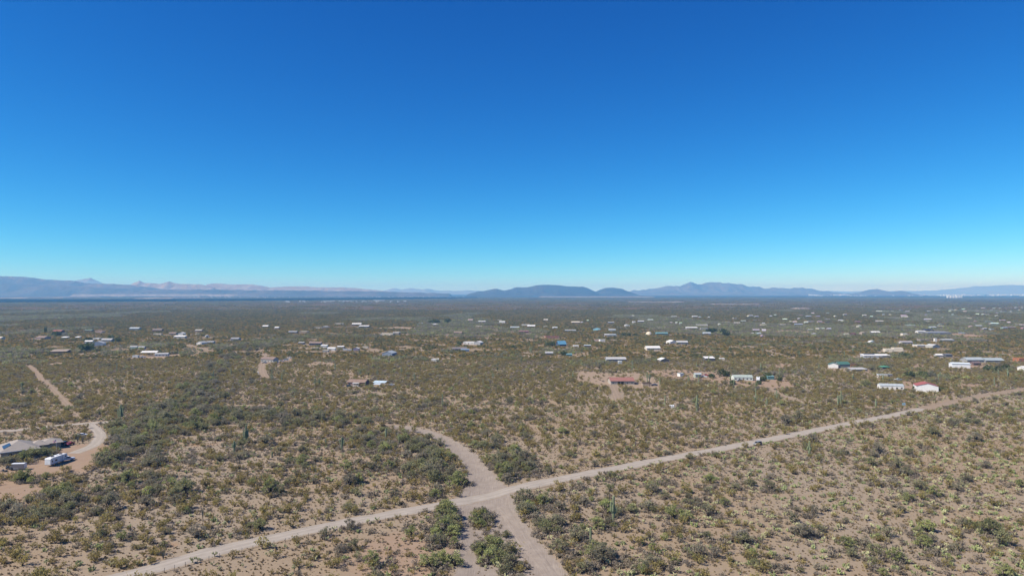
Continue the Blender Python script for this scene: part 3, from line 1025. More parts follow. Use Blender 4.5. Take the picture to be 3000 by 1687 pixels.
# --- valley side houses (beyond the scrub, by the power poles)
B(127, 995, 32, "gable", PINK, ROOFT, "pink stucco house with a porch by the tall cypress trees", -12, 12, 3.0, win=3)
B(172, 975, 27, "gable", MAROON, BRICK, "red roofed house half hidden behind dark trees", 0, 10, 3.0)
B(191, 993, 18, "shed", GREY, WHITE, "white sloping shed roof under the pale leafless tree", 0, 7, 2.4, name="shed", cat="shed")
B(229, 992, 12, "shed", GREY, WHITE, "lone small white roof between the pink house and the white compound", 0, 7, 2.2, name="shed", cat="shed")
B(262, 1006, 21, "gable", WHITE, WHITE, "small white shed beside the white metal building", 12, 7, 2.8, name="shed", cat="shed")
B(288, 1014, 37, "gable_end", WHITE, SILVER, "white metal building with a dark open bay in its compound", 20, 14, 3.6, name="barn", cat="barn")
B(316, 1001, 32, "gable", GREY, SILVER, "grey house with a white porch behind the white metal building", 0, 9, 2.8)
B(285, 996, 22, "flat", WHITE, WHITE, "flat white roof behind the small white shed", 0, 8, 2.6)
B(177, 1036, 46, "shed", BROWN, TAN, "wide tan sloping roof among green bushes", 14, 13, 2.4, name="shelter", cat="shelter")
B(393, 1022, 22, "trailer", (0.30, 0.50, 0.50), SILVER, "teal and white single trailer home", 4, 4.5, 2.6, name="trailer_home", cat="mobile home")
B(416, 1023, 20, "trailer", GREY, SILVER, "grey trailer home parked end to end with the teal one", 4, 4.5, 2.6, name="trailer_home", cat="mobile home")
B(441, 1044, 47, "carport", WHITE, WHITE, "big open white carport with grey posts", 10, 13, 4.2, name="carport", cat="carport")
B(475, 1044, 40, "trailer", (0.5, 0.52, 0.56), SILVER, "long silver trailer home beside the open white carport", 8, 4.5, 2.7, win=3, name="trailer_home", cat="mobile home")
B(398, 1048, 17, "flat", WHITE, WHITE, "small white box shed near the open white carport", 5, 4, 2.4, name="shed", cat="shed")
B(397, 967, 30, "gable", GREY, PALEB, "long blue grey metal roof alone at the edge of the plain", 0, 11, 3.2, name="barn", cat="barn")
B(463, 971, 29, "gable", BROWN, (0.30, 0.24, 0.21), "brown roofed house above the cream wall", 0, 10, 2.8)
B(463, 981, 25, "flat", CREAM, CREAM, "low cream outbuilding below the brown roofed house", 0, 5, 2.2, name="outbuilding", cat="outbuilding")
B(533, 982, 16, "gable_end", WHITE, WHITE, "white gabled garage behind the wide white roof", 0, 9, 3.2, name="garage", cat="garage")
B(528, 991, 34, "shed", CREAM, WHITE, "wide white roof with a cream wall and palm tree beside it", 6, 10, 2.6)
B(508, 981, 22, "gable", TAN, ROOFT, "tan roofed house next to the white gabled garage", 0, 9, 2.6)
B(607, 988, 13, "quonset", WHITE, WHITE, "white half-round hut standing alone", 25, 8, 2, name="hut", cat="hut")
B(584, 972, 20, "gable", TAN, (0.5, 0.45, 0.38), "pale tan house on the rise by the pale track", 0, 9, 2.6)
B(579, 981, 12, "flat", CREAM, CREAM, "tiny cream shed below the pale tan house", 0, 5, 2.2, name="shed", cat="shed")
B(591, 1010, 19, "gable_end", WHITE, SILVER, "small white gabled house at the end of the pale track", -18, 10, 2.8, win=1)
B(618, 1007, 21, "gable", GREY, GREY, "grey outbuilding beside the small white gabled house", 0, 7, 2.4, name="outbuilding", cat="outbuilding")
B(691, 998, 25, "gable", (0.30, 0.34, 0.40), GREY, "lone grey blue house with a white front", -5, 9, 2.8, win=2)
B(262, 972, 23, "gable", TAN, (0.18, 0.22, 0.17), "low dark green roof on the far rise", 0, 9, 2.4)
B(294, 975, 22, "flat", PINK, PINK, "low reddish house on the far rise", 0, 9, 2.4)
B(2, 995, 16, "gable", CREAM, CREAM, "cream building cut by the picture edge", 0, 9, 2.8)
# --- middle group
B(779, 959, 17, "gable", GREY, WHITE, "white roof behind bushes on the plain edge, beside a tall pole", 0, 9, 2.4)
B(812, 963, 12, "gable", WHITE, WHITE, "tiny white house between green bushes", 0, 8, 2.4)
B(891, 975, 25, "flat", TAN, CREAM, "flat tan roofed house with a shaded porch", 0, 9, 2.6)
B(859, 976, 26, "gable", DGREY, GREY, "dark grey roof half hidden by bushes", 0, 9, 2.2)
B(933, 962, 25, "flat", CREAM, TAN, "low tan house left of a grey roofed one", 0, 8, 2.4)
B(955, 961, 21, "hip", GREY, GREY, "grey hipped roof beside the low tan house", 0, 9, 2.4)
B(994, 951, 25, "flat", CREAM, CREAM, "cream flat house far out on the plain edge", 0, 10, 2.8)
B(1046, 953, 29, "gable", DGREY, WHITE, "white roofed house with dark shade under its eaves", 0, 10, 2.8)  # dark grey walls hold the shade below the eaves in their colour
B(1067, 959, 31, "shed", DGREY, WHITE, "open dark porch house with cars in front", 0, 9, 2.6)  # porch front is solid; its shade is put into the dark wall colour
B(1135, 983, 40, "flat", CREAM, CREAM, "long cream stucco house with small square windows", -6, 10, 3.2, win=3)
B(1162, 982, 20, "flat", (0.3, 0.25, 0.2), WHITE, "white raised block and dark carport attached to the cream stucco house", -6, 9, 4.4, name="carport", cat="carport")
B(1275, 954, 19, "hip", GREY, SILVER, "pale hipped roof under the big dark tree clump", 0, 10, 2.6)
B(1233, 949, 11, "flat", WHITE, WHITE, "tiny white roof left of the dark tree clump", 0, 8, 2.4)
B(1378, 940, 15, "gable", PINK, PINK, "tiny pink roof near the dark tree clump", 0, 10, 2.4)
B(1412, 945, 23, "gable", DGREY, SILVER, "grey and white house in green bushes", 0, 10, 2.4)
B(1403, 958, 19, "flat", CREAM, CREAM, "little cream house with a white van beside it", 0, 8, 2.4)
B(925, 1011, 37, "gable", (0.16, 0.15, 0.18), ROOFT, "brown roofed house with a dark veranda and white posts", 5, 10, 2.6, win=2)
B(883, 1009, 17, "shed", DGREY, (0.5, 0.47, 0.42), "small open shelter next to the brown roofed veranda house", 0, 6, 2.4, name="shelter", cat="shelter")  # walled in solid; dark grey stands in for the shade under the roof
B(950, 1019, 19, "shed", WHITE, WHITE, "white roof at the back of the trailer compound", 0, 6, 2.8, name="shed", cat="shed")
B(972, 1027, 25, "trailer", WHITE, WHITE, "white trailer home among bushes in the compound", 0, 5, 2.8, name="trailer_home", cat="mobile home")
B(955, 1031, 18, "flat", GREY, CREAM, "low grey block with a cream end in the compound", 0, 5, 2.0, name="shed", cat="shed")
B(1011, 1028, 13, "flat", WHITE, WHITE, "small white box trailer in the compound", 10, 4, 2.4, name="box_trailer", cat="trailer")
B(1024, 1030, 12, "flat", WHITE, WHITE, "white box trailer nearest the saguaro in the compound", 10, 4, 2.4, name="box_trailer", cat="trailer")
B(1044, 1028, 18, "gable_end", (0.30, 0.26, 0.36), WHITE, "purple grey building with a white wing in the compound", 0, 6, 3.0, name="outbuilding", cat="outbuilding")
B(998, 1021, 20, "shed", TAN, WHITE, "long white awning roof in the compound", 0, 5, 2.4, name="shelter", cat="shelter")
B(1071, 1020, 17, "flat", CREAM, CREAM, "low cream shed standing apart from the compound", 0, 4, 2.0, name="shed", cat="shed")
B(923, 1022, 20, "flat", CREAM, CREAM, "low cream wall and shed at the compound edge", 0, 4, 1.6, name="shed", cat="shed")
B(1141, 1044, 33, "gable_end", (0.27, 0.33, 0.42), PALEB, "blue grey gabled barn standing alone in a bare yard", -10, 15, 3.4, name="barn", cat="barn", win=2)
B(1275, 1060, 23, "flat", WHITE, WHITE, "low white box building alone in the scrub", 0, 6, 2.6, name="shed", cat="shed")
B(1342, 979, 25, "gable", TAN, ROOFT, "small brown house under a bare tan bank", 0, 9, 2.6)
B(1375, 1009, 34, "flat", WHITE, WHITE, "long white house with a bright flat roof", -8, 11, 3.0, win=2)
B(1402, 1010, 22, "gable_end", (0.45, 0.45, 0.46), WHITE, "white gabled wing next to the long white house", -20, 11, 3.0)
B(1346, 1028, 44, "gable", (0.16, 0.18, 0.24), (0.25, 0.22, 0.21), "dark porch house with a blue awning among trees", 6, 9, 2.6, win=2)
B(1362, 1030, 26, "shed", (0.2, 0.24, 0.3), (0.25, 0.36, 0.5), "blue awning wing of the dark porch house", 0, 5, 2.2, name="awning", cat="awning")
B(1471, 946, 19, "trailer", WHITE, WHITE, "white trailer home far out, alone on bare ground", 0, 7, 2.8, name="trailer_home", cat="mobile home")
B(1463, 940, 13, "flat", CREAM, CREAM, "tiny cream block behind the far white trailer home", 0, 8, 2.6)
B(1508, 963, 29, "trailer", (0.5, 0.54, 0.58), PALEB, "pale blue trailer home with several windows", 0, 7, 3.0, win=3, name="trailer_home", cat="mobile home")
B(1540, 955, 26, "flat", CREAM, WHITE, "cream house with a bright white roof", 0, 10, 3.0)
B(1557, 959, 24, "gable", BROWN, WHITE, "white roof over a dark open front, in front of the cream house", -8, 10, 2.8)  # no opening is cut; brown walls stand in for the shade inside
B(1599, 940, 13, "gable", CREAM, CREAM, "tiny cream gable far out on the plain", 0, 9, 2.8)
B(1598, 959, 11, "flat", CREAM, CREAM, "tiny cream block beside green bushes near the pale blue trailer home", 0, 6, 2.4, name="shed", cat="shed")
B(1626, 963, 15, "trailer", WHITE, WHITE, "short white camper between bushes", 10, 4, 2.8, name="camper", cat="camper")
B(1686, 947, 26, "gable", TAN, CREAM, "pale tan roof in a row of tiny houses on the plain edge", 0, 9, 2.6)
B(1749, 968, 22, "gable_end", TURQ, BLUEG, "small turquoise gabled house among dark bushes", -12, 10, 3.0, win=1)
B(1671, 972, 34, "gable", GREY, GREY, "long grey house with white window panels", 0, 8, 2.4, win=3)
B(1534, 975, 30, "gable", MAROON, (0.28, 0.16, 0.15), "low maroon house in the scrub", 0, 9, 2.4)
B(1617, 992, 44, "flat", SALMON, BRICK, "salmon adobe house with dark red porch", 6, 11, 3.2, win=3)
B(1644, 1014, 26, "gable", (0.06, 0.09, 0.16), BLUE, "steep bright blue roofed house by a dark tree", 18, 10, 2.6, rh=4.0)
B(1687, 1017, 17, "flat", WHITE, WHITE, "small white building near the bright blue roof", 0, 6, 2.4, name="shed", cat="shed")
B(1721, 1017, 21, "shed", DGREY, PALEB, "long thin pale roof open below", 0, 5, 2.2, name="shelter", cat="shelter")  # solid dark walls painted as the shade below the roof
B(1608, 1040, 23, "gable", GREY, SILVER, "white and grey trailer in a tree clump", 8, 6, 2.4, name="trailer_home", cat="mobile home")
B(1667, 1044, 18, "shed", TEAL, TEAL, "small teal shed among dark trees", 0, 6, 2.2, name="shed", cat="shed")
B(1764, 1001, 17, "flat", WHITE, WHITE, "small bright white house with a pink wall behind", 8, 7, 2.8)
B(1749, 1000, 14, "flat", PINK, PINK, "pink block behind the small bright white house", 0, 6, 2.6, name="outbuilding", cat="outbuilding")
B(1901, 981, 20, "dome", (0.66, 0.56, 0.42), CREAM, "round cream dome house beside the long teal building", 0, 10, name="dome_house")
B(1938, 981, 37, "gable", (0.18, 0.30, 0.31), TEAL, "long teal metal building next to the cream dome", 0, 9, 2.6, name="barn", cat="barn")
B(1778, 985, 15, "gable", GREY, SILVER, "grey roof beside round dark trees", 0, 8, 2.4)
B(1796, 985, 19, "shed", PALEB, PALEB, "pale blue awning roof beside round dark trees", 6, 7, 2.4, name="shelter", cat="shelter")
B(1911, 1026, 44, "gable", CREAM, WHITE, "white metal roofed house with a long shaded porch", 4, 11, 2.8, win=2)
B(1968, 1008, 26, "gable_end", WHITE, WHITE, "white gabled wing with a dark porch", 14, 12, 3.0)
B(1997, 1009, 34, "gable", (0.3, 0.3, 0.32), SILVER, "long grey wing behind the white gabled porch", 0, 10, 3.0, win=2)
B(1793, 970, 21, "gable", PALEB, PALEB, "pale blue roof by a light bush", 0, 7, 2.4)
B(1790, 948, 19, "gable", DGREY, GREY, "dark small house with a white front on the plain edge", 0, 8, 2.4)
B(1837, 957, 15, "gable_end", WHITE, WHITE, "white gabled house in front of a dark bush", 0, 9, 3.0)
B(1857, 946, 9, "flat", WHITE, WHITE, "white cube house on the plain edge", 0, 7, 3.6)
B(1877, 945, 19, "gable", DGREY, SILVER, "silver roofed house next to the white cube", 0, 9, 2.8)
B(1905, 940, 17, "gable", GREY, PALEG, "pale green roof far out by the trees", 0, 9, 2.4)
B(1975, 929, 17, "flat", WHITE, WHITE, "thin white roof farthest out above the dome", 0, 10, 2.8)
B(2035, 930, 16, "gable", SILVER, SILVER, "pale roof next to a big grey tree far out", 0, 10, 2.8)
B(2056, 955, 34, "flat", CREAM, WHITE, "long cream house with a white roof line", 0, 9, 2.8)
B(2026, 964, 36, "shed", GREY, WHITE, "white roofs in a row before the big tree clump", 0, 9, 2.6)
B(2062, 966, 22, "flat", GREY, SILVER, "grey building with a white canopy by the big tree clump", 0, 7, 2.8)
B(2126, 946, 21, "flat", TAN, CREAM, "cream flat roof with a dark wall, beside a dark bush", 0, 8, 2.4)
B(2070, 981, 23, "gable", (0.4, 0.47, 0.55), PALEB, "pale blue house tucked in the big tree clump", 0, 9, 2.8)
B(1803, 1060, 62, "gable", (0.25, 0.27, 0.29), SILVER, "long silver roofed house deep in green bushes", 3, 9, 2.8, win=3)
B(1816, 1068, 11, "flat", PALEB, WHITE, "small white pump house below the long silver roof", 0, 4, 3.2, name="pump_house", cat="shed")
B(1943, 1062, 29, "gable_end", (0.2, 0.18, 0.17), WHITE, "white gabled roof of an open shelter in green bushes", 10, 9, 2.6, name="shelter", cat="shelter")  # closed walls, coloured dark as the shelter's inner shade
B(2077, 1058, 30, "shed", (0.12, 0.11, 0.11), WHITE, "white roof over a dark open front with junk round it", 0, 9, 3.0, name="carport", cat="carport")  # front is a closed box, coloured as the shade of an open bay
B(2115, 1057, 14, "flat", CREAM, WHITE, "little cream shed by the dark open fronted building", 0, 5, 2.4, name="shed", cat="shed")
B(1937, 963, 25, "flat", TAN, CREAM, "flat tan house behind the teal metal building", 0, 8, 2.4)
# --- sheds and homes in the bare yard
B(1994, 1104, 14, "flat", WHITE, PALEB, "small white storage shed at the end of the bare yard", 18, 4.5, 2.7, win=0, name="shed", cat="shed")
B(2043, 1107, 20, "gable", (0.50, 0.54, 0.45), PALEB, "pale green storage shed with one square window", 8, 4, 3.0, win=1, name="shed", cat="shed", door=False)
B(2174, 1115, 60, "trailer", (0.62, 0.66, 0.60), PALEG, "cream mobile home with a pale green roof and porch gable", -3, 7.5, 2.7, win=4, name="mobile_home", cat="mobile home")
B(2256, 1112, 20, "shed", (0.12, 0.26, 0.27), TEAL, "low teal roofed shed in the bare yard", -4, 5, 2.4, name="shed", cat="shed")
rt, W_, D_ = B(1819, 1127, 76, "gable", (0.52, 0.46, 0.38), (0.40, 0.19, 0.15), "long red tiled ranch house with its porch shade as a dark panel", 3, 12, 2.9, rh=2.0, win=4, door=True)
MB().box(-W_ * .22, W_ * .06, -D_ / 2 - .09, -D_ / 2 + .02, 0.05, 2.5).build("porch", paint((0.035, 0.03, 0.03), 0.9), rt)  # near-black panel on the wall: shade of a porch recess put into colour
for k in range(3):
    xx = -W_ * .22 + W_ * .28 * k / 2
    MB().box(xx - .12, xx + .12, -D_ / 2 - .36, -D_ / 2 - .12, 0, 2.75).build("post", paint((0.45, 0.4, 0.34)), rt)
B(1894, 1131, 28, "flat", (0.47, 0.37, 0.29), (0.16, 0.11, 0.08), "low tan walled enclosure with a dark roof edge beside the red tiled house", 0, 5, 2.2, name="enclosure", cat="shed")
# --- brown house with the porch
rt, W_, D_ = B(1050, 1131, 62, "gable", (0.30, 0.18, 0.165), (0.34, 0.235, 0.18), "brown mobile home with a screened white porch", -10, 8.5, 2.9, win=3, name="mobile_home", cat="mobile home", ratio=0.86)
pr = MB()
pr.box(-W_ * .14, W_ * .22, -D_ / 2 - 3.2, -D_ / 2 - .03, 2.55, 2.7)
p_ = pr.build("porch", paint(WHITE, 0.6), rt)
for k in range(5):
    xx = -W_ * .14 + .1 + (W_ * .36 - .2) * k / 4
    MB().box(xx - .09, xx + .09, -D_ / 2 - 3.2, -D_ / 2 - 3.02, -.2, 2.55).build("post", paint(WHITE, 0.6), rt)
MB().box(-W_ * .14, W_ * .22, -D_ / 2 - 3.15, -D_ / 2 - 3.08, -.2, 1.0).build("railing", paint((0.66, 0.66, 0.66), 0.6), rt)
MB().box(-W_ / 2 + .05, -W_ * .16, -D_ / 2 - .09, -D_ / 2 + .02, -.2, .55).build("skirting", paint((0.6, 0.55, 0.5), 0.7), rt)
B(1117, 1132, 40, "carport", (0.6, 0.6, 0.6), (0.46, 0.56, 0.62), "pale blue flat carport beside the brown mobile home", -14, 8, 2.8, name="carport", cat="carport")
B(1107, 1134, 20, "carport", (0.7, 0.7, 0.7), (0.5, 0.58, 0.64), "lower front canopy of the pale blue carport", -14, 3.5, 2.2, name="carport", cat="carport")
# --- tan house with dark gable
B(790, 1062, 46, "gable", (0.52, 0.49, 0.45), ROOFT, "tan roofed long house with a dark gable end", -16, 9, 3.4, win=3)
# --- white mobile home and red roofed barn
B(2609, 1143, 74, "trailer", WHITE, PALEB, "long white mobile home with a pale blue roof beside the red roofed barn", -14, 8, 2.9, win=4, name="mobile_home", cat="mobile home", ratio=0.86, rh=1.1)
rt, W_, D_ = B(2712, 1150, 64, "gable_end", (0.76, 0.75, 0.73), REDR, "big white metal barn with a bright red roof", -20, 12, 4.3, rh=1.9, name="metal_barn", cat="barn", ratio=0.88)
MB().box(W_ / 2 - .02, W_ / 2 + .05, -D_ * .05, D_ * .3, 0, 3.2).build("door", paint((0.2, 0.21, 0.23), 0.5), rt)
# --- compound to its back
B(2441, 1079, 28, "gable_end", WHITE, GREEN, "white gabled wing of the dark green roofed building", -22, 8, 3.4, name="barn", cat="barn")
B(2466, 1077, 36, "gable", (0.3, 0.32, 0.3), GREEN, "dark green metal roofed building in a cluttered yard", 4, 11, 3.2, name="barn", cat="barn")
B(2497, 1077, 21, "flat", (0.45, 0.20, 0.06), BROWN, "orange brown timber hut with dark openings", 0, 6, 3.4, win=2, name="timber_hut", cat="hut")
B(2512, 1088, 52, "shed", (0.3, 0.3, 0.32), SILVER, "low silver roofed shelter in front of the orange hut", 8, 7, 1.8, name="shelter", cat="shelter")
B(2591, 1082, 23, "hip", (0.1, 0.1, 0.1), (0.10, 0.30, 0.18), "small green hipped roof shelter among dark bushes", 0, 6, 2.2, name="shelter", cat="shelter")
B(2580, 1107, 18, "flat", WHITE, PALEB, "small white cabin with three dark windows", -10, 4, 2.8, win=3, name="cabin", cat="cabin", door=False)
B(2603, 1106, 16, "flat", (0.33, 0.32, 0.3), GREY, "grey shed behind the small white cabin", 0, 5, 2.6, win=1, name="shed", cat="shed")
rt, W_, D_ = B(2551, 1049, 54, "shed", (0.5, 0.52, 0.55), WHITE, "long white house with dark solar panels on its roof", -4, 9, 2.6, win=3)
for k in range(5):
    x0 = -W_ * .36 + k * W_ * .13
    MB().prism([(.3, 2.6 + (D_ / 2 + .3) * .12 + .17), (D_ / 2 - .6, 2.6 + (D_ - .6) * .12 + .17), (D_ / 2 - .6, 2.6 + (D_ - .6) * .12 + .22), (.3, 2.6 + (D_ / 2 + .3) * .12 + .22)], x0, x0 + W_ * .12, axis='x').build("solar_panel", paint((0.015, 0.02, 0.04), 0.2), rt)
B(2591, 1048, 26, "shed", (0.25, 0.26, 0.28), WHITE, "white awning wing at the end of the solar roofed house", 0, 8, 2.4, name="awning", cat="awning")
B(2605, 1031, 30, "flat", CREAM, CREAM, "cream adobe block, lower half", -10, 9, 3.2, win=1)
B(2628, 1030, 28, "flat", CREAM, CREAM, "cream adobe block, taller half with a shaded end", -12, 10, 4.0)
rt, W_, D_ = B(2811, 1080, 53, "gable", (0.72, 0.73, 0.74), (0.66, 0.72, 0.76), "big white metal shed with a low roof", -16, 10, 4.4, rh=0.7, name="metal_shed", cat="barn", ratio=0.88)
MB().box(W_ / 2 - .02, W_ / 2 + .05, -D_ * .2, D_ * .2, 0, 3.4).build("door", paint((0.25, 0.27, 0.3), 0.5), rt)
B(2848, 1062, 58, "gable", GREY, (0.47, 0.52, 0.54), "long grey metal roof behind the big white metal shed", 3, 11, 2.8)
B(2905, 1063, 56, "gable", (0.28, 0.28, 0.28), (0.42, 0.47, 0.48), "grey metal roof with dark porch at the far end of the row", -3, 11, 2.6)
B(2857, 1071, 23, "gable", (0.20, 0.12, 0.11), (0.22, 0.16, 0.15), "small brown shed beside the big white metal shed", 0, 6, 2.6, name="shed", cat="shed", win=1)
B(2749, 1046, 20, "gable", SILVER, WHITE, "white trailer with a car by it, below the tan houses", 0, 5, 2.4, name="trailer_home", cat="mobile home")
B(2776, 1046, 20, "shed", DGREY, (0.2, 0.2, 0.22), "dark roofed open shed beside a white trailer", 0, 6, 2.6, name="shed", cat="shed")  # closed walls, dark grey in place of the shade inside the shed
B(2986, 1060, 21, "flat", (0.42, 0.17, 0.08), (0.45, 0.2, 0.1), "orange red adobe house", 0, 9, 3.4, win=1)
B(2998, 1088, 18, "gable", WHITE, WHITE, "white building cut by the picture edge below the orange adobe house", 0, 8, 3.4)
B(2694, 1018, 34, "flat", (0.55, 0.49, 0.42), WHITE, "tan house with a bright white roof", 8, 9, 3.0)
B(2732, 1020, 28, "gable_end", (0.52, 0.5, 0.45), SILVER, "tan house with a silver gable, beside the white roofed one", 14, 11, 2.8)
B(2653, 1009, 34, "gable", (0.6, 0.56, 0.55), (0.4, 0.36, 0.36), "pale pink house with a grey roof behind green trees", 0, 9, 3.0, win=3)
B(2552, 1007, 13, "gable_end", WHITE, WHITE, "tiny white gable by green trees", 0, 7, 2.6)
B(2704, 1000, 28, "flat", (0.3, 0.28, 0.25), TAN, "flat tan roof with a shaded wall", 0, 9, 2.8)  # shade on the wall is put into its colour
B(2740, 1001, 7, "flat", WHITE, WHITE, "white water tank house on legs", 0, 3, 4.6, name="tank_house", cat="shed")
B(2775, 1001, 36, "shed", (0.25, 0.25, 0.25), (0.5, 0.5, 0.46), "long tan and silver shed roof on posts", 0, 8, 2.6, name="shelter", cat="shelter")
B(2745, 980, 74, "hip", (0.28, 0.28, 0.30), (0.24, 0.25, 0.28), "very long grey hip roofed house", 0, 14, 2.8)
B(2697, 976, 26, "gable", WHITE, SILVER, "white wing at the end of the very long grey house", 0, 9, 2.8)
B(2717, 971, 30, "shed", (0.03, 0.03, 0.05), (0.06, 0.055, 0.09), "nearly black roof behind the very long grey house", 0, 10, 2.8)
B(2814, 981, 20, "carport", (0.2, 0.25, 0.3), (0.2, 0.26, 0.33), "blue grey shade roof at the end of the very long grey house", 0, 9, 3.0, name="carport", cat="carport")
B(2648, 984, 14, "flat", CREAM, WHITE, "cream cube building in front of the dark roofs", 0, 7, 3.6)
B(2563, 978, 26, "gable", (0.3, 0.3, 0.33), WHITE, "white roofed house with a shaded front among bushes", 0, 9, 2.6)  # the front's shade is mixed into the wall colour
# --- tiny houses of the far settlement
far = np.random.default_rng(21)
FAR = [(2666, 956, 34, 'p'), (2756, 958, 20, 'w'), (2757, 952, 15, 'g'), (2576, 944, 26, 'w'), (2717, 938, 25, 'w'), (2718, 943, 10, 'w'), (2731, 963, 24, 'w'), (2812, 934, 28, 'c'), (2838, 935, 26, 'c'), (2650, 931, 22, 'w'),
       (2626, 934, 20, 'p'), (2647, 927, 22, 'w'), (2575, 914, 20, 'w'), (2594, 913, 22, 'w'), (2614, 913, 8, 'w'), (2640, 911, 12, 'w'), (2688, 912, 9, 'w'), (2658, 914, 14, 'g'), (2745, 910, 18, 'k'), (2720, 914, 16, 'g'), (2785, 909, 14, 'w'), (2798, 910, 11, 'w'),
       (2822, 908, 11, 'w'), (2826, 914, 12, 'w'), (2860, 912, 14, 'w'), (2879, 904, 18, 'w'), (2912, 904, 9, 'w'), (2940, 914, 20, 'p'), (2863, 923, 10, 'w'), (2880, 923, 8, 'w'), (2892, 923, 9, 'w'), (2920, 919, 7, 'w'), (2919, 927, 9, 'w'), (2937, 941, 18, 'w'), (2912, 951, 30, 'w'),
       (2897, 945, 22, 'g'), (2844, 948, 9, 'p'), (2855, 946, 12, 'k'), (2866, 959, 20, 'g'), (2884, 966, 14, 'p'), (2904, 967, 11, 'p'), (2942, 964, 22, 'p'), (2962, 963, 24, 'b'), (2988, 955, 28, 'w'), (2842, 960, 9, 'c'), (2997, 965, 12, 'k'), (2955, 948, 9, 'w'), (2976, 903, 8, 'w'), (2994, 903, 6, 'w'),
       (2177, 943, 18, 'w'), (2159, 949, 22, 'w'), (2152, 934, 12, 'w'), (2198, 928, 24, 'w'), (2216, 930, 16, 'w'), (2212, 940, 10, 'c'), (2225, 941, 9, 'k'), (2235, 956, 22, 'c'), (2237, 951, 10, 'w'), (2299, 938, 16, 'w'), (2294, 954, 18, 'w'), (2328, 946, 14, 'w'), (2315, 945, 7, 'w'), (2339, 954, 30, 'g'),
       (2368, 929, 22, 'w'), (2375, 944, 22, 'w'), (2361, 947, 12, 'w'), (2401, 946, 16, 'c'), (2419, 946, 26, 't'), (2424, 937, 18, 'c'), (2396, 929, 16, 'p'), (2462, 941, 16, 'w'), (2470, 943, 12, 'w'), (2512, 946, 18, 't'), (2516, 959, 12, 'w'), (2374, 970, 18, 'k'), (2399, 966, 16, 'w'), (2411, 966, 10, 'w'), (2428, 968, 13, 'w'),
       (2384, 982, 9, 'w'), (2479, 983, 16, 'c'), (2497, 983, 17, 'm'), (2525, 980, 13, 'c'), (2214, 971, 24, 'g'), (2238, 972, 14, 'w'), (2205, 981, 8, 'c'), (2222, 981, 14, 'w'), (2231, 987, 5, 'w'), (2271, 925, 10, 'w'), (2258, 928, 7, 'w'), (2532, 926, 14, 'w'), (2475, 924, 14, 'w'), (2552, 1005, 9, 'w'), (2446, 928, 6, 'w'),
       (2425, 919, 9, 'w'), (2339, 926, 10, 'c'), (2349, 926, 8, 'c'), (2381, 920, 9, 'w'), (2340, 935, 7, 'w'), (2107, 953, 7, 'w'), (1982, 948, 7, 'w'), (1966, 948, 9, 'c'), (1994, 949, 9, 'w'), (1704, 947, 8, 'w'), (1722, 942, 7, 'w'), (2050, 931, 8, 'w'), (2076, 932, 7, 'w'), (1854, 928, 7, 'w'), (1671, 912, 8, 'w'),
       (2553, 930, 9, 'w'), (2588, 924, 7, 'w'), (2607, 924, 7, 'w'), (2760, 932, 6, 'c'), (2698, 926, 10, 'c'), (2712, 925, 7, 'c'), (2791, 924, 7, 'w'), (2783, 913, 7, 'w'), (2905, 911, 6, 'w'), (2960, 915, 9, 'w'), (2985, 911, 6, 'w'), (2930, 904, 6, 'w')]
FC = {'w': (WHITE, WHITE, "white"), 'p': (PALEG, PALEB, "pale green"), 'g': (GREY, SILVER, "grey"), 'c': (CREAM, CREAM, "cream"), 'k': (PINK, (0.5, 0.4, 0.36), "pinkish"), 't': (TAN, ROOFT, "tan"), 'b': (BROWN, ROOFT, "brown"), 'm': (MAROON, (0.25, 0.1, 0.1), "maroon")}
for (fx, fy, fw, fc) in FAR:
    wl, rf, cn = FC[fc]
    side = "past the grey house" if fx > 2560 else "past the tree clump"
    depthw = "at the settlement's far rim" if fy < 930 else ("amid the settlement" if fy < 955 else "at the settlement's near rim")
    sz = "tiny" if fw < 10 else ("small" if fw < 17 else "long")
    wall = tuple(min(0.8, c * far.uniform(0.55, 0.85)) for c in wl)
    building(fx, fy, fw, "flat" if far.random() < 0.35 else "gable", wall, tuple(c * far.uniform(0.6, 0.92) for c in rf),
             f"{sz} {cn} house {depthw}, {side}", far.uniform(-25, 25), far.uniform(5, 9), far.uniform(2.4, 3.3), ratio=0.76, group=f"{sz} {cn} houses {depthw}, {side}")

# ------------------------------------------------------------------ hip roofed house with the solar panel
c0 = G(2, 1346)
ax = Vector((0.755, 0.655, 0)); ay = Vector((-0.655, 0.755, 0))
Wm, Dm = 13.2, 16.5
ctr = Vector((c0[0], c0[1], 0)) + ax * Wm / 2 + ay * Dm / 2
ang = math.atan2(ax.y, ax.x)
root = empty("hip_roofed_house", (ctr.x, ctr.y, h1(ctr.x, ctr.y)), ang)
tag(root, "big grey hip roofed house with a solar panel and green hedge", "house")
FOOT.append((ctr.x, ctr.y, 10)); 
M_SHG = paint((0.40, 0.35, 0.305), 0.95); M_STUC = paint((0.42, 0.35, 0.28), 0.9)
MB().box(-Wm / 2, Wm / 2, -Dm / 2, Dm / 2, -.4, 2.8).build("wall", M_STUC, root)
hr = hip_roof(Dm, Wm, 2.81, 3.2, 0.7, 0.16)
hr.v = [(-q[1], q[0], q[2]) for q in hr.v]
rf = hr.build("roof", M_SHG, root)
a_, b_ = Wm / 2 + .7, Dm / 2 + .7
gut = MB()
gut.box(-a_ - .12, a_ + .12, -b_ - .12, -b_ - .01, 2.78, 3.02)
gut.box(-a_ - .12, -a_ - .01, -b_, b_, 2.78, 3.02)
gut.build("gutter", paint((0.78, 0.78, 0.76), 0.5), rf)
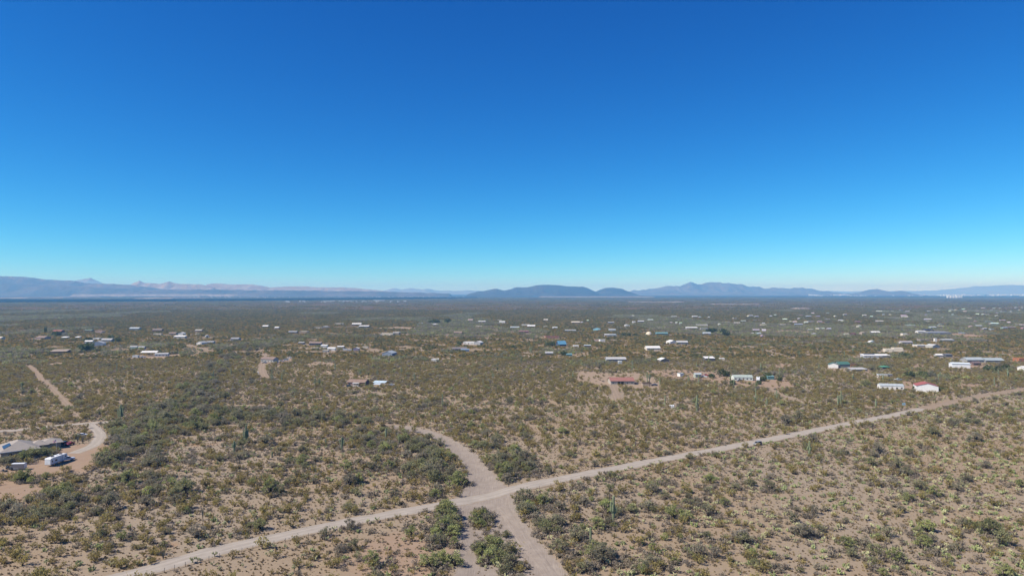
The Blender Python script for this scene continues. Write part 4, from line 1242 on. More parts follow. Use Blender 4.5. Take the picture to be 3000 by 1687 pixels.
# solar panel on the sunny slope
sl = Vector((a_, 0, 3.04)).normalized(); nrm = Vector((-3.04, 0, a_)).normalized()
base = Vector((-a_, 0, 2.97))
sv = []
for (u, w) in ((2.0, -6.4), (2.0, 1.0), (4.9, 1.0), (4.9, -4.6)):
    sv.append(base + sl * u + Vector((0, w, 0)) + nrm * 0.10)
top = [p + nrm * 0.07 for p in sv]
sp = mesh("solar_panel", sv + top, [(0, 1, 2, 3), (7, 6, 5, 4), (0, 4, 5, 1), (1, 5, 6, 2), (2, 6, 7, 3), (3, 7, 4, 0)])
new_obj("solar_panel", sp, paint((0.035, 0.055, 0.10), 0.3), rf)
# link roof and garage wing
MB().box(Wm / 2, Wm / 2 + 2.4, -1.0, 6.5, -.4, 2.6).build("wall", M_STUC, root)
lk = hip_roof(6.5, 8.0, 2.62, 1.9, 0.4, 0.14)
lk.v = [(q[0] + Wm / 2 + 1.2, q[1] + 2.8, q[2]) for q in lk.v]
lk.build("roof", M_SHG, root)
MB().box(Wm / 2 + 2.3, Wm / 2 + 9.3, 0.5, 9.0, -.4, 2.7).build("wall", M_STUC, root)
lk = hip_roof(8.2, 9.0, 2.72, 1.7, 0.5, 0.14)
lk.v = [(q[0] + Wm / 2 + 5.8, q[1] + 4.75, q[2]) for q in lk.v]
lk.build("roof", M_SHG, root)
wx_, wy_ = rot2(Wm / 2 + 5.5, 4, ang)
FOOT.append((ctr.x + wx_, ctr.y + wy_, 6.5))
MB().box(Wm / 2 + 9.3, Wm / 2 + 9.37, 2, 7.5, 0, 2.2).build("garage_door", paint((0.25, 0.2, 0.16), 0.6), root)
for k in range(3):
    xx = -Wm / 2 + 2.5 + k * 4.5
    w = MB().box(xx, xx + 1.5, -Dm / 2 - .06, -Dm / 2 + .02, 1.0, 2.2).build("window", paint(WHITE), root)
    MB().box(xx + .1, xx + 1.4, -Dm / 2 - .09, -Dm / 2 - .04, 1.1, 2.1).build("pane", GLASS, w)
gx, gy, gz = G(214, 1318)
s_ = MB().box(-1.7, 1.7, -1.9, 1.9, -.1, .1).build("concrete_slab", paint((0.55, 0.47, 0.38), 0.9), None, (gx, gy, gz), ang)
tag(s_, "pale concrete slab in the bare yard beside the garage shadow", "slab")
# dark fence between hedge and yard
f0, f1_ = G(75, 1354), G(128, 1341)
fd = Vector((f1_[0] - f0[0], f1_[1] - f0[1], 0)); L = fd.length
fr = empty("yard_fence", (f0[0], f0[1], f0[2]), math.atan2(fd.y, fd.x))
tag(fr, "dark board fence along the hedge of the hip roofed house", "fence")
M_FENCE = paint((0.085, 0.085, 0.10), 0.8)
nb = int(L / 0.32)
bm_ = MB().box(-.14, .14, -.02, .02, 0, 1.6).mesh("board"); bm_.materials.append(M_FENCE)
for k in range(nb):
    o = new_obj("board", bm_, None, fr); o.location = (k * 0.32 + .16, random.uniform(-.008, .008), random.uniform(-.03, .03))
for zz in (0.3, 1.3):
    MB().box(0, L, .025, .07, zz - .05, zz + .05).build("rail", M_FENCE, fr)

# flagpole
x, y, z = G(165, 1327)
fp = empty("flagpole", (x, y, z)); tag(fp, "white flagpole with a striped flag beside the hip roofed house", "flagpole")
MB().tube([(0, 0, -.2), (0, 0, 3), (0, 0, 6.1)], [.06, .05, .04], 8).build("pole", paint((0.8, 0.8, 0.8), 0.4), fp)
MB().tube([(0, 0, 6.1), (0, 0, 6.22)], [.08, .04], 8).build("finial", paint((0.6, 0.5, 0.2), 0.3, .8), fp)


def flag_mat():
    m, nt, out = nodes_of("striped_flag")
    b = N(nt, "ShaderNodeBsdfDiffuse")
    tc = N(nt, "ShaderNodeUVMap")
    sp_ = N(nt, "ShaderNodeSeparateXYZ"); nt.links.new(tc.outputs[0], sp_.inputs[0])
    s1 = N(nt, "ShaderNodeMath", operation='MULTIPLY', i1=6.5); nt.links.new(sp_.outputs[1], s1.inputs[0])
    s2 = N(nt, "ShaderNodeMath", operation='FRACT'); nt.links.new(s1.outputs[0], s2.inputs[0])
    s3 = N(nt, "ShaderNodeMath", operation='GREATER_THAN', i1=0.5); nt.links.new(s2.outputs[0], s3.inputs[0])
    c = mixc(nt, s3.outputs[0], (0.55, 0.04, 0.06), (0.8, 0.8, 0.8))
    a = N(nt, "ShaderNodeMath", operation='LESS_THAN', i1=0.4); nt.links.new(sp_.outputs[0], a.inputs[0])
    b2 = N(nt, "ShaderNodeMath", operation='GREATER_THAN', i1=0.46); nt.links.new(sp_.outputs[1], b2.inputs[0])
    ab = N(nt, "ShaderNodeMath", operation='MULTIPLY'); nt.links.new(a.outputs[0], ab.inputs[0]); nt.links.new(b2.outputs[0], ab.inputs[1])
    c = mixc(nt, ab.outputs[0], c, (0.03, 0.04, 0.16))
    nt.links.new(c, b.inputs[0]); nt.links.new(b.outputs[0], out.inputs[0])
    return m


nu, nv_ = 9, 5
v = []; uvs = []
for i in range(nu):
    for j in range(nv_):
        u, w = i / (nu - 1), j / (nv_ - 1)
        v.append((-1.5 * u * .93 - .05, math.sin(u * 6) * .14 * u, 4.75 + w * 1.0 - .35 * u * u)); uvs.append((u, w))
f = [(i * nv_ + j, (i + 1) * nv_ + j, (i + 1) * nv_ + j + 1, i * nv_ + j + 1) for i in range(nu - 1) for j in range(nv_ - 1)]
me = mesh("flag", v, f, None, True)
ul = me.uv_layers.new(name="UVMap")
for lp in me.loops:
    ul.data[lp.index].uv = uvs[lp.vertex_index]
new_obj("flag", me, flag_mat(), fp)

# ------------------------------------------------------------------ vehicles
RUB = paint((0.02, 0.02, 0.02), 0.85); RIM = paint((0.4, 0.4, 0.42), 0.35, 0.6)


def wheel_meshes(r, w):
    t = MB().tube([(0, -w / 2, 0), (0, w / 2, 0)], r, 14).mesh("tyre")
    t.materials.append(RUB)
    h = MB().tube([(0, -w / 2 - .015, 0), (0, w / 2 + .015, 0)], r * .55, 10).mesh("rim")
    h.materials.append(RIM)
    return t, h


def wheels(root, spots, r=.36, w=.24):
    t, h = wheel_meshes(r, w)
    for (x, y) in spots:
        o = new_obj("wheel", t, None, root); o.location = (x, y, r)
        new_obj("rim", h, None, o)


def car(px, py, heading, col, kind, label, wpx=None):
    """vehicle with its nose along heading (degrees from +X)"""
    x, y, z = G(px, py)
    r_ = empty({"pickup": "pickup_truck", "suv": "parked_car", "sedan": "parked_car", "van": "van"}[kind], (x, y, z + lift(y)), math.radians(heading))
    tag(r_, label, {"pickup": "pickup truck", "van": "van"}.get(kind, "car"))
    FOOT.append((x, y, 3.0))
    pm = paint(col, 0.3, 0.0, 0.05)
    hw = .92
    if kind == "pickup":
        prof = [(-2.8, .5), (2.75, .5), (2.85, .75), (2.8, 1.05), (1.55, 1.2), (1.0, 1.25), (-.75, 1.25), (-.8, 1.2), (-2.8, 1.2)]
        cab = [(1.45, 1.22), (.75, 1.86), (-.55, 1.88), (-.75, 1.24)]
        bed = True
    elif kind == "suv":
        prof = [(-2.25, .45), (2.2, .45), (2.3, .7), (2.2, 1.0), (1.2, 1.12), (-2.2, 1.15), (-2.3, .8)]
        cab = [(1.15, 1.1), (.5, 1.72), (-1.9, 1.74), (-2.2, 1.13)]
        bed = False
    elif kind == "van":
        prof = [(-2.6, .45), (2.5, .45), (2.6, .8), (2.3, 1.15), (-2.6, 1.15)]
        cab = [(2.25, 1.13), (1.4, 2.0), (-2.5, 2.05), (-2.6, 1.13)]
        bed = False
    else:
        prof = [(-2.3, .4), (2.25, .4), (2.35, .65), (2.2, .88), (1.1, 1.0), (-1.5, 1.02), (-2.3, .98), (-2.38, .7)]
        cab = [(1.05, .99), (.3, 1.43), (-.9, 1.45), (-1.65, 1.0)]
        bed = False
    MB().prism(prof, -hw, hw).build("body", pm, r_)
    # roof
    (x0, z0), (x1, z1), (x2, z2), (x3, z3) = cab
    cw = hw - .12
    v = [(x0, -hw + .04, z0), (x3, -hw + .04, z3), (x3, hw - .04, z3), (x0, hw - .04, z0), (x1, -cw, z1), (x2, -cw, z2), (x2, cw, z2), (x1, cw, z1)]
    MB().add(v, [(4, 5, 6, 7), (0, 1, 5, 4), (3, 7, 6, 2), (0, 4, 7, 3), (1, 2, 6, 5), (0, 3, 2, 1)]).build("cabin", pm, r_)

    def quad(a, b, c, d, s):
        """glass panel proud of a cabin face"""
        A, B_, C_, D_q = map(Vector, (a, b, c, d))
        ce = (A + B_ + C_ + D_q) / 4
        q = [ce + (p - ce) * s for p in (A, B_, C_, D_q)]
        n = (B_ - A).cross(D_q - A).normalized()
        if n.dot(ce - Vector(((x1 + x2) / 2, 0, (z0 + z1) / 2))) < 0: n = -n
        return [p + n * .012 for p in q]
    V = [Vector(p) for p in v]
    for nm, fq in (("windscreen", (0, 3, 7, 4)), ("rear_window", (1, 2, 6, 5)), ("side_window", (0, 1, 5, 4)), ("side_window", (3, 2, 6, 7))):
        q = quad(*[V[i] for i in fq], .84)
        new_obj(nm, mesh(nm, q, [(0, 1, 2, 3)]), GLASS, r_)
    xw = 1.75 if kind == "pickup" else 1.4
    wheels(r_, [(xw, -hw + .05), (xw, hw - .05), (-xw, -hw + .05), (-xw, hw - .05)])
    for sy in (-1, 1):
        MB().box(prof[2][0] - .12, prof[2][0] + .02, sy * .62 - .17, sy * .62 + .17, .72, .9).build("headlight", paint((0.8, 0.8, 0.78), 0.15), r_)
        MB().box(-prof[1][0] - .12, -prof[1][0] + .0, sy * .7 - .1, sy * .7 + .1, .75, .95).build("tail_light", paint((0.4, 0.02, 0.02), 0.2), r_)
    if bed:
        MB().box(-2.68, -.95, -.72, .72, 1.203, 1.215).build("bed_liner", paint((0.03, 0.03, 0.035), 0.9), r_)
    return r_


car(196, 1350, 52, (0.66, 0.68, 0.72), "pickup", "white pickup truck hitched in front of the white travel trailer")
car(204, 1304, 262, (0.42, 0.05, 0.05), "sedan", "bright red car parked behind the garage")
car(183, 1305, 262, (0.05, 0.07, 0.08), "suv", "dark pickup sized car parked beside the red car")
car(242, 1278, 20, (0.6, 0.62, 0.66), "sedan", "white car parked under the bush inside the driveway bend")
car(2219, 1304, 215, (0.30, 0.29, 0.28), "suv", "silver grey car driving on the dirt road")
car(1024, 1134, 10, (0.12, 0.14, 0.12), "suv", "dark car with a white hood parked below the brown mobile home")
car(1147, 1130, 195, (0.72, 0.73, 0.74), "sedan", "white car parked beside the pale blue carport")
car(808, 1064, 230, (0.30, 0.36, 0.46), "suv", "blue grey car in front of the dark gable end")
car(824, 1061, 200, (0.66, 0.68, 0.7), "pickup", "white pickup by the dark gable end")
car(838, 1057, 190, (0.60, 0.62, 0.62), "van", "pale van farther back past the dark gable end")
car(848, 1050, 180, (0.76, 0.77, 0.78), "sedan", "bright white car parked apart in the bushes past the gable house")
car(775, 1064, 180, (0.22, 0.24, 0.28), "sedan", "dark car parked under the tan house wall")
car(2062, 1106, 150, (0.72, 0.73, 0.76), "pickup", "white pickup behind the pale green shed")
car(2068, 1102, 170, (0.45, 0.09, 0.06), "pickup", "red truck behind the white pickup and green shed")
car(2167, 1118, 185, (0.16, 0.15, 0.17), "suv", "dark car in front of the cream mobile home")
car(1917, 1130, 180, (0.10, 0.10, 0.13), "sedan", "dark car beside the tan walled enclosure")
car(2631, 1115, 190, (0.66, 0.72, 0.68), "pickup", "pale pickup parked behind the long white mobile home")
car(419, 1048, 200, (0.72, 0.74, 0.78), "pickup", "white pickup at the open white carport")
car(1050, 960, 180, (0.6, 0.6, 0.62), "suv", "pale car before the open dark porch house")
car(1072, 961, 180, (0.7, 0.7, 0.7), "sedan", "white car at the end of the open dark porch house")


def travel_trailer(px, py, heading, L, label, rear_panel=True, hgt_=3.35):
    x, y, z = G(px, py)
    r_ = empty("travel_trailer", (x, y, z + lift(y)), math.radians(heading))
    tag(r_, label, "trailer"); FOOT.append((x, y, L / 2))
    wm = paint((0.70, 0.71, 0.73), 0.35, 0, .04)
    prof = [(-L / 2, .75), (L / 2 - 2.2, .75), (L / 2 - 2.0, 1.5), (L / 2 - .1, 1.5), (L / 2, 1.9), (L / 2 - .25, hgt_ - .1), (L / 2 - .6, hgt_), (-L / 2 + .15, hgt_), (-L / 2, hgt_ - .2)]
    if not rear_panel:
        prof = [(-L / 2, .6), (L / 2 - .2, .6), (L / 2, 1.2), (L / 2 - .3, hgt_ - .15), (L / 2 - .7, hgt_), (-L / 2 + .15, hgt_), (-L / 2, hgt_ - .2)]
    MB().prism(prof, -1.25, 1.25).build("body", wm, r_)
    MB().box(-L / 2 + .25, L / 2 - .8, -1.2, 1.2, hgt_ + .004, hgt_ + .04).build("roof", paint((0.78, 0.78, 0.78), 0.5), r_)
    for xx in (-L * .22, L * .25):
        MB().prism([(xx - .55, hgt_ + .045), (xx + .55, hgt_ + .045), (xx + .4, hgt_ + .34), (xx - .45, hgt_ + .34)], -.4, .4).build("air_conditioner", paint((0.07, 0.07, 0.08), 0.6), r_)
    MB().box(0, .7, -.35, .35, hgt_ + .045, hgt_ + .12).build("roof_vent", paint((0.4, 0.42, 0.45), 0.5), r_)
    for sy in (-1, 1):
        for (a, b, c, d) in ((-L * .44, -L * .38, 1.75, 2.45), (-L * .25, -L * .12, 1.7, 2.35), (L * .34, L * .42, 2.1, 2.7)):
            w = MB().box(a, b, sy * 1.25 - .03, sy * 1.25 + .03, c, d).build("window", paint((0.2, 0.2, 0.22)), r_)
            MB().box(a + .06, b - .06, sy * 1.25 - .045, sy * 1.25 + .045, c + .06, d - .06).build("pane", GLASS, w)
        MB().box(L * .06, L * .14, sy * 1.25 - .025, sy * 1.25 + .025, .95, 2.8).build("door", paint((0.6, 0.62, 0.66), 0.4), r_)
        MB().box(L * .17, L * .19, sy * 1.25 - .02, sy * 1.25 + .02, .8, 3.1).build("trim_stripe", paint((0.16, 0.19, 0.26), 0.5), r_)
        MB().box(-L / 2 + .1, L / 2 - 2.3, sy * 1.25 - .015, sy * 1.25 + .015, .78, .98).build("trim_stripe", paint((0.25, 0.28, 0.34), 0.5), r_)
    if rear_panel:
        MB().box(-L / 2 - .05, -L / 2 + .0, -1.05, 1.05, .95, 2.85).build("ramp_door", paint((0.74, 0.76, 0.76), 0.4), r_)
        for zz in (.82, 3.0):
            MB().box(-L / 2 - .035, -L / 2 + .0, -1.25, 1.25, zz, zz + .09).build("trim_stripe", paint((0.3, 0.33, 0.36), 0.4), r_)
    wheels(r_, [(-.9, -1.1), (-.9, 1.1), (-1.75, -1.1), (-1.75, 1.1)], .38, .25)
    for sy in (-.8, .8):
        MB().box(L / 2 - 2.7, L / 2 - 2.55, sy - .06, sy + .06, 0, .78).build("landing_leg", paint((0.1, 0.1, 0.1)), r_)
    return r_


travel_trailer(165, 1359, 88, 10.0, "long white travel trailer with two dark roof units in the yard")
travel_trailer(2221, 1116, 250, 6.5, "white travel trailer seen end on beside the cream mobile home", False, 3.0)

# enclosed cargo trailer
x, y, z = G(56, 1376)
r_ = empty("cargo_trailer", (x, y, z + .1), math.radians(6)); tag(r_, "grey enclosed cargo trailer with a white roof beside the hedge", "trailer"); FOOT.append((x, y, 3))
MB().box(-2.3, 2.3, -1.05, 1.05, .45, 2.55).build("body", ribbed((0.24, 0.215, 0.21), .4, 0), r_)
MB().prism([(-1.1, 2.553), (1.1, 2.553), (0, 2.72)], -2.36, 2.36, axis='x').build("roof", paint((0.66, 0.68, 0.7), 0.5), r_)
MB().box(2.3, 2.34, -.95, .95, .55, 2.45).build("door", paint((0.62, 0.63, 0.65), 0.4), r_)
MB().box(-1.6, .4, -1.1, -1.053, .55, .75).build("trim_stripe", paint((0.6, 0.6, 0.6), 0.4), r_)
MB().tube([(-2.3, -.5, .5), (-3.5, 0, .5)], .05, 6).build("hitch", paint((0.1, 0.1, 0.1)), r_)
wheels(r_, [(-.5, -1.1), (-.5, 1.1), (.4, -1.1), (.4, 1.1)], .34, .22)
# heap of yard gear near the cargo trailer
for k, (px_, py_) in enumerate(((12, 1382), (26, 1374), (36, 1377))):
    x, y, z = G(px_, py_)
    r_ = empty("equipment", (x, y, z + .08), k * .7)
    tag(r_, ["black flat utility trailer lying beside the cargo trailer", "dark stacked machinery at the picture edge beside the cargo trailer", "grey barrel cart hooked before the cargo trailer"][k], "equipment")
    FOOT.append((x, y, 2))
    MB().box(-1.1, 1.1, -.6, .6, .35, .55 + .3 * k).build("frame", paint((0.05, 0.055, 0.06), 0.7), r_)
    MB().tube([(-.4, 0, .55 + .3 * k), (-.4, 0, 1.0 + .3 * k)], .3, 10).build("drum", paint((0.12, 0.13, 0.15), 0.6), r_)
    wheels(r_, [(.5, -.7), (.5, .7)], .3, .18)

# three white tanks in the scrub
for k in range(3):
    x, y, z = G(1964 + k * 4.6, 1194)
    r_ = empty("water_tank", (x, y, z)); FOOT.append((x, y, 1.2))
    tag(r_, ["first of three white tanks in the scrub below the tan enclosure", "middle one of three white tanks in the scrub", "last of three white tanks in the scrub, toward the tall saguaro"][k], "tank")
    MB().tube([(0, 0, -.2), (0, 0, 1.5), (0, 0, 1.75), (0, 0, 1.85)], [.52, .52, .38, .1], 14).build("tank", paint((0.76, 0.76, 0.76), 0.4), r_, smooth=False)
    MB().tube([(0, 0, 1.85), (0, 0, 2.0)], .12, 8).build("lid", paint((0.1, 0.1, 0.12)), r_)
# pale blue board by the road
x, y, z = G(2648, 1190)
r_ = empty("notice_board", (x, y, z), .15); tag(r_, "pale blue board standing beside the bend of the dirt road", "sign"); FOOT.append((x, y, 1.2))
MB().box(-1.15, 1.15, -.04, .04, .7, 2.1).build("panel", paint((0.42, 0.66, 0.74), 0.5), r_)
MB().box(-1.15, 1.15, -.06, .02, 1.45, 1.6).build("trim_stripe", paint((0.75, 0.8, 0.8), 0.5), r_)
for sx in (-1, 1):
    MB().box(sx * 1.0 - .05, sx * 1.0 + .05, .045, .14, -.2, 2.2).build("post", paint((0.3, 0.25, 0.2)), r_)
# white box on posts and small dark hut by the driveway of the tan house
x, y, z = G(746, 1095)
r_ = empty("tank_stand", (x, y, z)); tag(r_, "black tank with white frame beside the dirt driveway of the tan house", "tank"); FOOT.append((x, y, 2))
MB().tube([(0, 0, -.2), (0, 0, 1.8), (0, 0, 2.0)], [1.1, 1.1, .4], 14).build("tank", paint((0.015, 0.015, 0.018), 0.5), r_)
MB().box(2.2, 3.6, -.5, .5, 0, 1.6).build("frame", paint((0.7, 0.7, 0.7), 0.5), r_)

# ------------------------------------------------------------------ utility poles
M_POLE = paint((0.075, 0.06, 0.05), 0.9)


def pole(px, py, ptop, label):
    x, y, z = G(px, py)
    h = min(14.0, max(7.5, (py - ptop) * y / F))
    r_ = empty("utility_pole", (x, y, z)); tag(r_, label, "utility pole", "wooden utility poles")
    MB().tube([(0, 0, -.5), (0, 0, h)], [.2, .13], 7).build("pole", M_POLE, r_)
    MB().box(-1.2, 1.2, -.07, .07, h - .9, h - .75).build("crossarm", M_POLE, r_)
    for sx in (-1.05, -.4, .4, 1.05):
        MB().tube([(sx, 0, h - .745), (sx, 0, h - .55)], [.06, .04], 6).build("insulator", paint((0.3, 0.3, 0.3), 0.3), r_)


for p in ((85, 972, 945, "tall utility pole between the pink house and the picture edge"), (499, 960, 942, "utility pole beside the brown roofed house on the far rise"), (838, 955, 931, "utility pole between bushes near the tiny white house"),
          (1119, 948, 925, "utility pole above the long pale bare strip"), (1559, 945, 920, "utility pole above the white roofed dark-fronted house"), (2895, 1029, 985, "tall bare utility pole in the scrub below the reddish strip"),
          (2930, 1010, 984, "shorter utility pole beyond the tall bare one"), (2708, 1000, 978, "utility pole behind the flat tan roof"), (1903, 1132, 1103, "utility pole standing in front of the tan enclosure"),
          (2537, 1032, 1008, "utility pole behind the solar roofed house"), (2871, 1048, 1026, "utility pole behind the long grey metal roofs"), (416, 1010, 992, "utility pole behind the teal trailer home"), (17, 980, 962, "utility pole nearest the picture edge among far houses")):
    pole(*p)

# fence posts along the near side of the dirt road
pm_ = MB().tube([(0, 0, -.2), (0, 0, 1.35)], .055, 5).mesh("fence_post"); pm_.materials.append(paint((0.10, 0.085, 0.075), 0.9))
rd = [G0(*p) for p in ROAD_PX]
for k in range(38):
    t = k / 37
    px_ = 470 + t * 1180
    cy_px = np.interp(px_, [p[0] for p in ROAD_PX], [p[1] for p in ROAD_PX])
    x, y = G0(px_, cy_px)
    dx, dy = 0.815, 0.579
    x += dy * 5.2 + random.uniform(-.2, .2); y -= dx * 5.2
    if inpoly(np.array([x]), np.array([y]), WASH)[0]: continue
    o = new_obj("fence_post", pm_, None, None, (x, y, h1(x, y))); o.rotation_euler = (random.uniform(-.06, .06), random.uniform(-.06, .06), 0)
    tag(o, "thin dark fence post along the near side of the dirt road", "fence post", "fence posts along the dirt road")

# stones edging the driveway and yard
def rock_mesh(seed):
    r = np.random.default_rng(seed)
    import bmesh
    b = bmesh.new(); bmesh.ops.create_icosphere(b, subdivisions=1, radius=1.0)
    for vv in b.verts:
        vv.co *= r.uniform(.7, 1.15); vv.co.z *= .7
    me = bpy.data.meshes.new("stone"); b.to_mesh(me); b.free()
    me.materials.append(MATS.setdefault("rock", flat_mat("dark_stone", (0.12, 0.095, 0.085))))
    return me


RK = [rock_mesh(s) for s in range(4)]
for line, grp in ((((228, 1249), (240, 1253), (254, 1258)), "stones edging the inside of the driveway bend"), (((281, 1242), (298, 1254), (312, 1269), (322, 1280), (312, 1296), (304, 1312), (304, 1330), (308, 1345)), "stones edging the outside of the driveway bend"),
                  (((310, 1350), (290, 1366), (268, 1380), (235, 1394), (205, 1384)), "stones along the lower rim of the bare yard")):
    for (a, b) in zip(line[:-1], line[1:]):
        n = max(3, int(math.dist(a, b) / 3.2))
        for k in range(n):
            t = (k + random.random() * .7) / n
            x, y, z = G(a[0] + (b[0] - a[0]) * t + random.uniform(-1.5, 1.5), a[1] + (b[1] - a[1]) * t + random.uniform(-.8, .8))
            o = new_obj("stone", random.choice(RK), None, None, (x, y, z + .1)); s = random.uniform(.25, .55)
            o.scale = (s, s, s); o.rotation_euler = (0, 0, random.uniform(0, 6))
            tag(o, "one of the dark " + grp, "stone", grp)
for k, (px_, py_) in enumerate(((322, 1279), (333, 1277))):
    x, y, z = G(px_, py_)
    o = MB().prism([(-.9, -.1), (.9, -.1), (.85, .6), (-.8, .66)], -.5, .5).build("boulder", paint((0.45, 0.42, 0.38), 0.9), None, (x, y, z), .3 * k)
    tag(o, ["pale block beside the driveway stones", "second pale block, under the dark trees by the driveway"][k], "block")

# ------------------------------------------------------------------ plants
LM = {
    "mesquite": leaf_mat("mesquite_leaves", ((0.235, 0.235, 0.10), (0.34, 0.335, 0.155), (0.34, 0.29, 0.225)), 0.48, 0.45),
    "paloverde": leaf_mat("palo_verde_leaves", ((0.33, 0.36, 0.12), (0.43, 0.45, 0.18), (0.36, 0.355, 0.16)), 0.48),
    "creosote": leaf_mat("creosote_leaves", ((0.29, 0.245, 0.08), (0.40, 0.34, 0.135), (0.34, 0.25, 0.105)), 0.48),
    "far_bush": leaf_mat("far_bush_leaves", ((0.29, 0.225, 0.066), (0.37, 0.29, 0.088), (0.325, 0.22, 0.078)), 0.48),
    "far_tree": leaf_mat("far_tree_leaves", ((0.18, 0.18, 0.062), (0.25, 0.24, 0.09), (0.235, 0.205, 0.10)), 0.48),
    "bursage": leaf_mat("dry_shrub_twigs", ((0.29, 0.235, 0.185), (0.37, 0.31, 0.24), (0.30, 0.26, 0.175)), 0.4),
    "pear": leaf_mat("prickly_pear_skin", ((0.18, 0.215, 0.08), (0.33, 0.355, 0.15), (0.24, 0.27, 0.14)), 0.0),
    "cholla": leaf_mat("cholla_joints", ((0.33, 0.315, 0.16), (0.46, 0.44, 0.25), (0.33, 0.33, 0.17)), 0.0),
    "grass": leaf_mat("dry_grass_blades", ((0.30, 0.225, 0.12), (0.38, 0.30, 0.165), (0.20, 0.14, 0.085))),
    "dark": leaf_mat("dark_tree_leaves", ((0.095, 0.12, 0.048), (0.14, 0.16, 0.065), (0.125, 0.14, 0.065)), 0.4),
}
M_BARK = flat_mat("grey_bark", (0.085, 0.07, 0.06))
M_SAG = None


def leafcloud(C, S, tint, rng, updown=0.0):
    n = len(C)
    u = rng.normal(size=(n, 3)); u[:, 2] += updown * 2; u /= np.linalg.norm(u, axis=1)[:, None]
    w = rng.normal(size=(n, 3)); w -= (w * u).sum(1)[:, None] * u; w /= np.linalg.norm(w, axis=1)[:, None]
    S = np.asarray(S).reshape(-1, 1)
    a = u * S; b = w * S * 0.55
    v = np.stack([C - a, C - b * 1.0 + a * .1, C + a, C + b * 1.0 - a * .1], 1).reshape(-1, 3)
    q = np.arange(4 * n).reshape(n, 4)
    return v, q, np.repeat(tint, 4)


def leaf_mesh(name, v, q, t, mat):
    me = fast_mesh(name, v, q)
    at = me.attributes.new("tint", 'FLOAT', 'POINT'); at.data.foreach_set("value", np.asarray(t, np.float32))
    me.materials.append(mat)
    return me


def combine(name, parts):
    """one mesh out of several (mesh) parts, keeping materials and tint"""
    V, Fc, MI, TN, mats = [], [], [], [], []
    for me in parts:
        b = len(V)
        V += [tuple(v.co) for v in me.vertices]
        Fc += [tuple(b + i for i in p.vertices) for p in me.polygons]
        MI += [len(mats)] * len(me.polygons)
        if "tint" in me.attributes:
            t = np.zeros(len(me.vertices), np.float32); me.attributes["tint"].data.foreach_get("value", t); TN += list(t)
        else:
            TN += [0.3] * len(me.vertices)
        mats.append(me.materials[0])
    me = mesh(name, V, Fc, MI)
    at = me.attributes.new("tint", 'FLOAT', 'POINT'); at.data.foreach_set("value", np.array(TN, np.float32))
    for m in mats:
        me.materials.append(m)
    return me


def make_tree(seed, kind, hgt_=4.4, rad=2.6, dens=1.0, leaf=0.2):
    r = np.random.default_rng(seed)
    nc = r.integers(19, 26)
    cl = []
    for k in range(nc):
        a = r.uniform(0, 2 * math.pi); q = math.sqrt(r.uniform(0, 1)) * rad * .82
        zz = hgt_ * (0.84 - 0.50 * (q / rad) ** 2) * r.uniform(.72, 1.0) - (0.25 * hgt_ if r.random() < .3 else 0)
        cl.append((q * math.cos(a) * 1.12, q * math.sin(a) * 1.12, max(.55, zz), rad * r.uniform(.15, .33)))
    cl.append((0, 0, hgt_ * .8, rad * .36))
    C, S, Tn = [], [], []
    for (cx, cy_, cz, cr) in cl:
        n = int(30 * dens * r.uniform(.5, 1.35))
        p = r.normal(size=(n, 3)); p /= np.linalg.norm(p, axis=1)[:, None]
        p *= (cr * r.uniform(.25, 1.25, size=(n, 1))); p[:, 2] *= .66
        C.append(p + (cx, cy_, cz)); S.append(r.uniform(.6, 1.4, n) * leaf)
        Tn.append(np.clip(r.uniform(0, 1) * .6 + r.uniform(0, .5, n), 0, 1))
    C = np.concatenate(C); C[:, 2] = np.maximum(C[:, 2], .15)
    v, q, t = leafcloud(C, np.concatenate(S), np.concatenate(Tn), r)
    crown = leaf_mesh("crown", v, q, t, LM[kind])
    mb = MB()
    ns = r.integers(3, 5)
    for k in range(nc):
        cx, cy_, cz, cr = cl[k]
        f = r.uniform(.2, .4)
        base = Vector((r.normal() * .12, r.normal() * .12, -.15))
        mid = Vector((cx * f, cy_ * f, cz * .45)) + Vector(r.normal(size=3)) * .1
        mb.tube([base, mid, Vector((cx, cy_, cz))], [.11 + .03 * r.random(), .075, .02], 4, cap=False)
        for _ in range(2):
            e = Vector((cx, cy_, cz)) + Vector(r.normal(size=3)) * cr * .6
            mb.tube([mid, e], [.035, .012], 3, cap=False)
    trunk = mb.mesh("trunk"); trunk.materials.append(M_BARK)
    return trunk, crown


def make_creosote(seed, kind="creosote", hgt_=1.6, rad=1.05, n=150, leaf=.13):
    r = np.random.default_rng(seed)
    ns = r.integers(11, 17)
    mb = MB(); C, S, Tn = [], [], []
    for k in range(ns):
        a = r.uniform(0, 2 * math.pi); out = rad * r.uniform(.35, 1.0); hh = hgt_ * r.uniform(.65, 1.05) * (1.05 - .35 * out / rad)
        tip = Vector((out * math.cos(a), out * math.sin(a), hh))
        mid = tip * .5 + Vector((0, 0, hh * .06))
        mb.tube([(r.normal() * .04, r.normal() * .04, -.05), mid, tip], [.022, .016, .006], 3, cap=False)
        m_ = n // ns
        t = r.uniform(.38, 1.08, m_) ** .8
        p = np.array([[tip.x, tip.y, tip.z]]) * t[:, None] + r.normal(size=(m_, 3)) * .14 * rad
        p[:, 2] = np.maximum(p[:, 2], .08)
        C.append(p); S.append(r.uniform(.7, 1.5, m_) * leaf); Tn.append(np.clip(r.uniform(0, .6) + r.uniform(0, .4, m_), 0, 1))
    v, q, t = leafcloud(np.concatenate(C), np.concatenate(S), np.concatenate(Tn), r, .25)
    fol = leaf_mesh("foliage", v, q, t, LM[kind])
    st = mb.mesh("stems"); st.materials.append(M_BARK)
    return st, fol


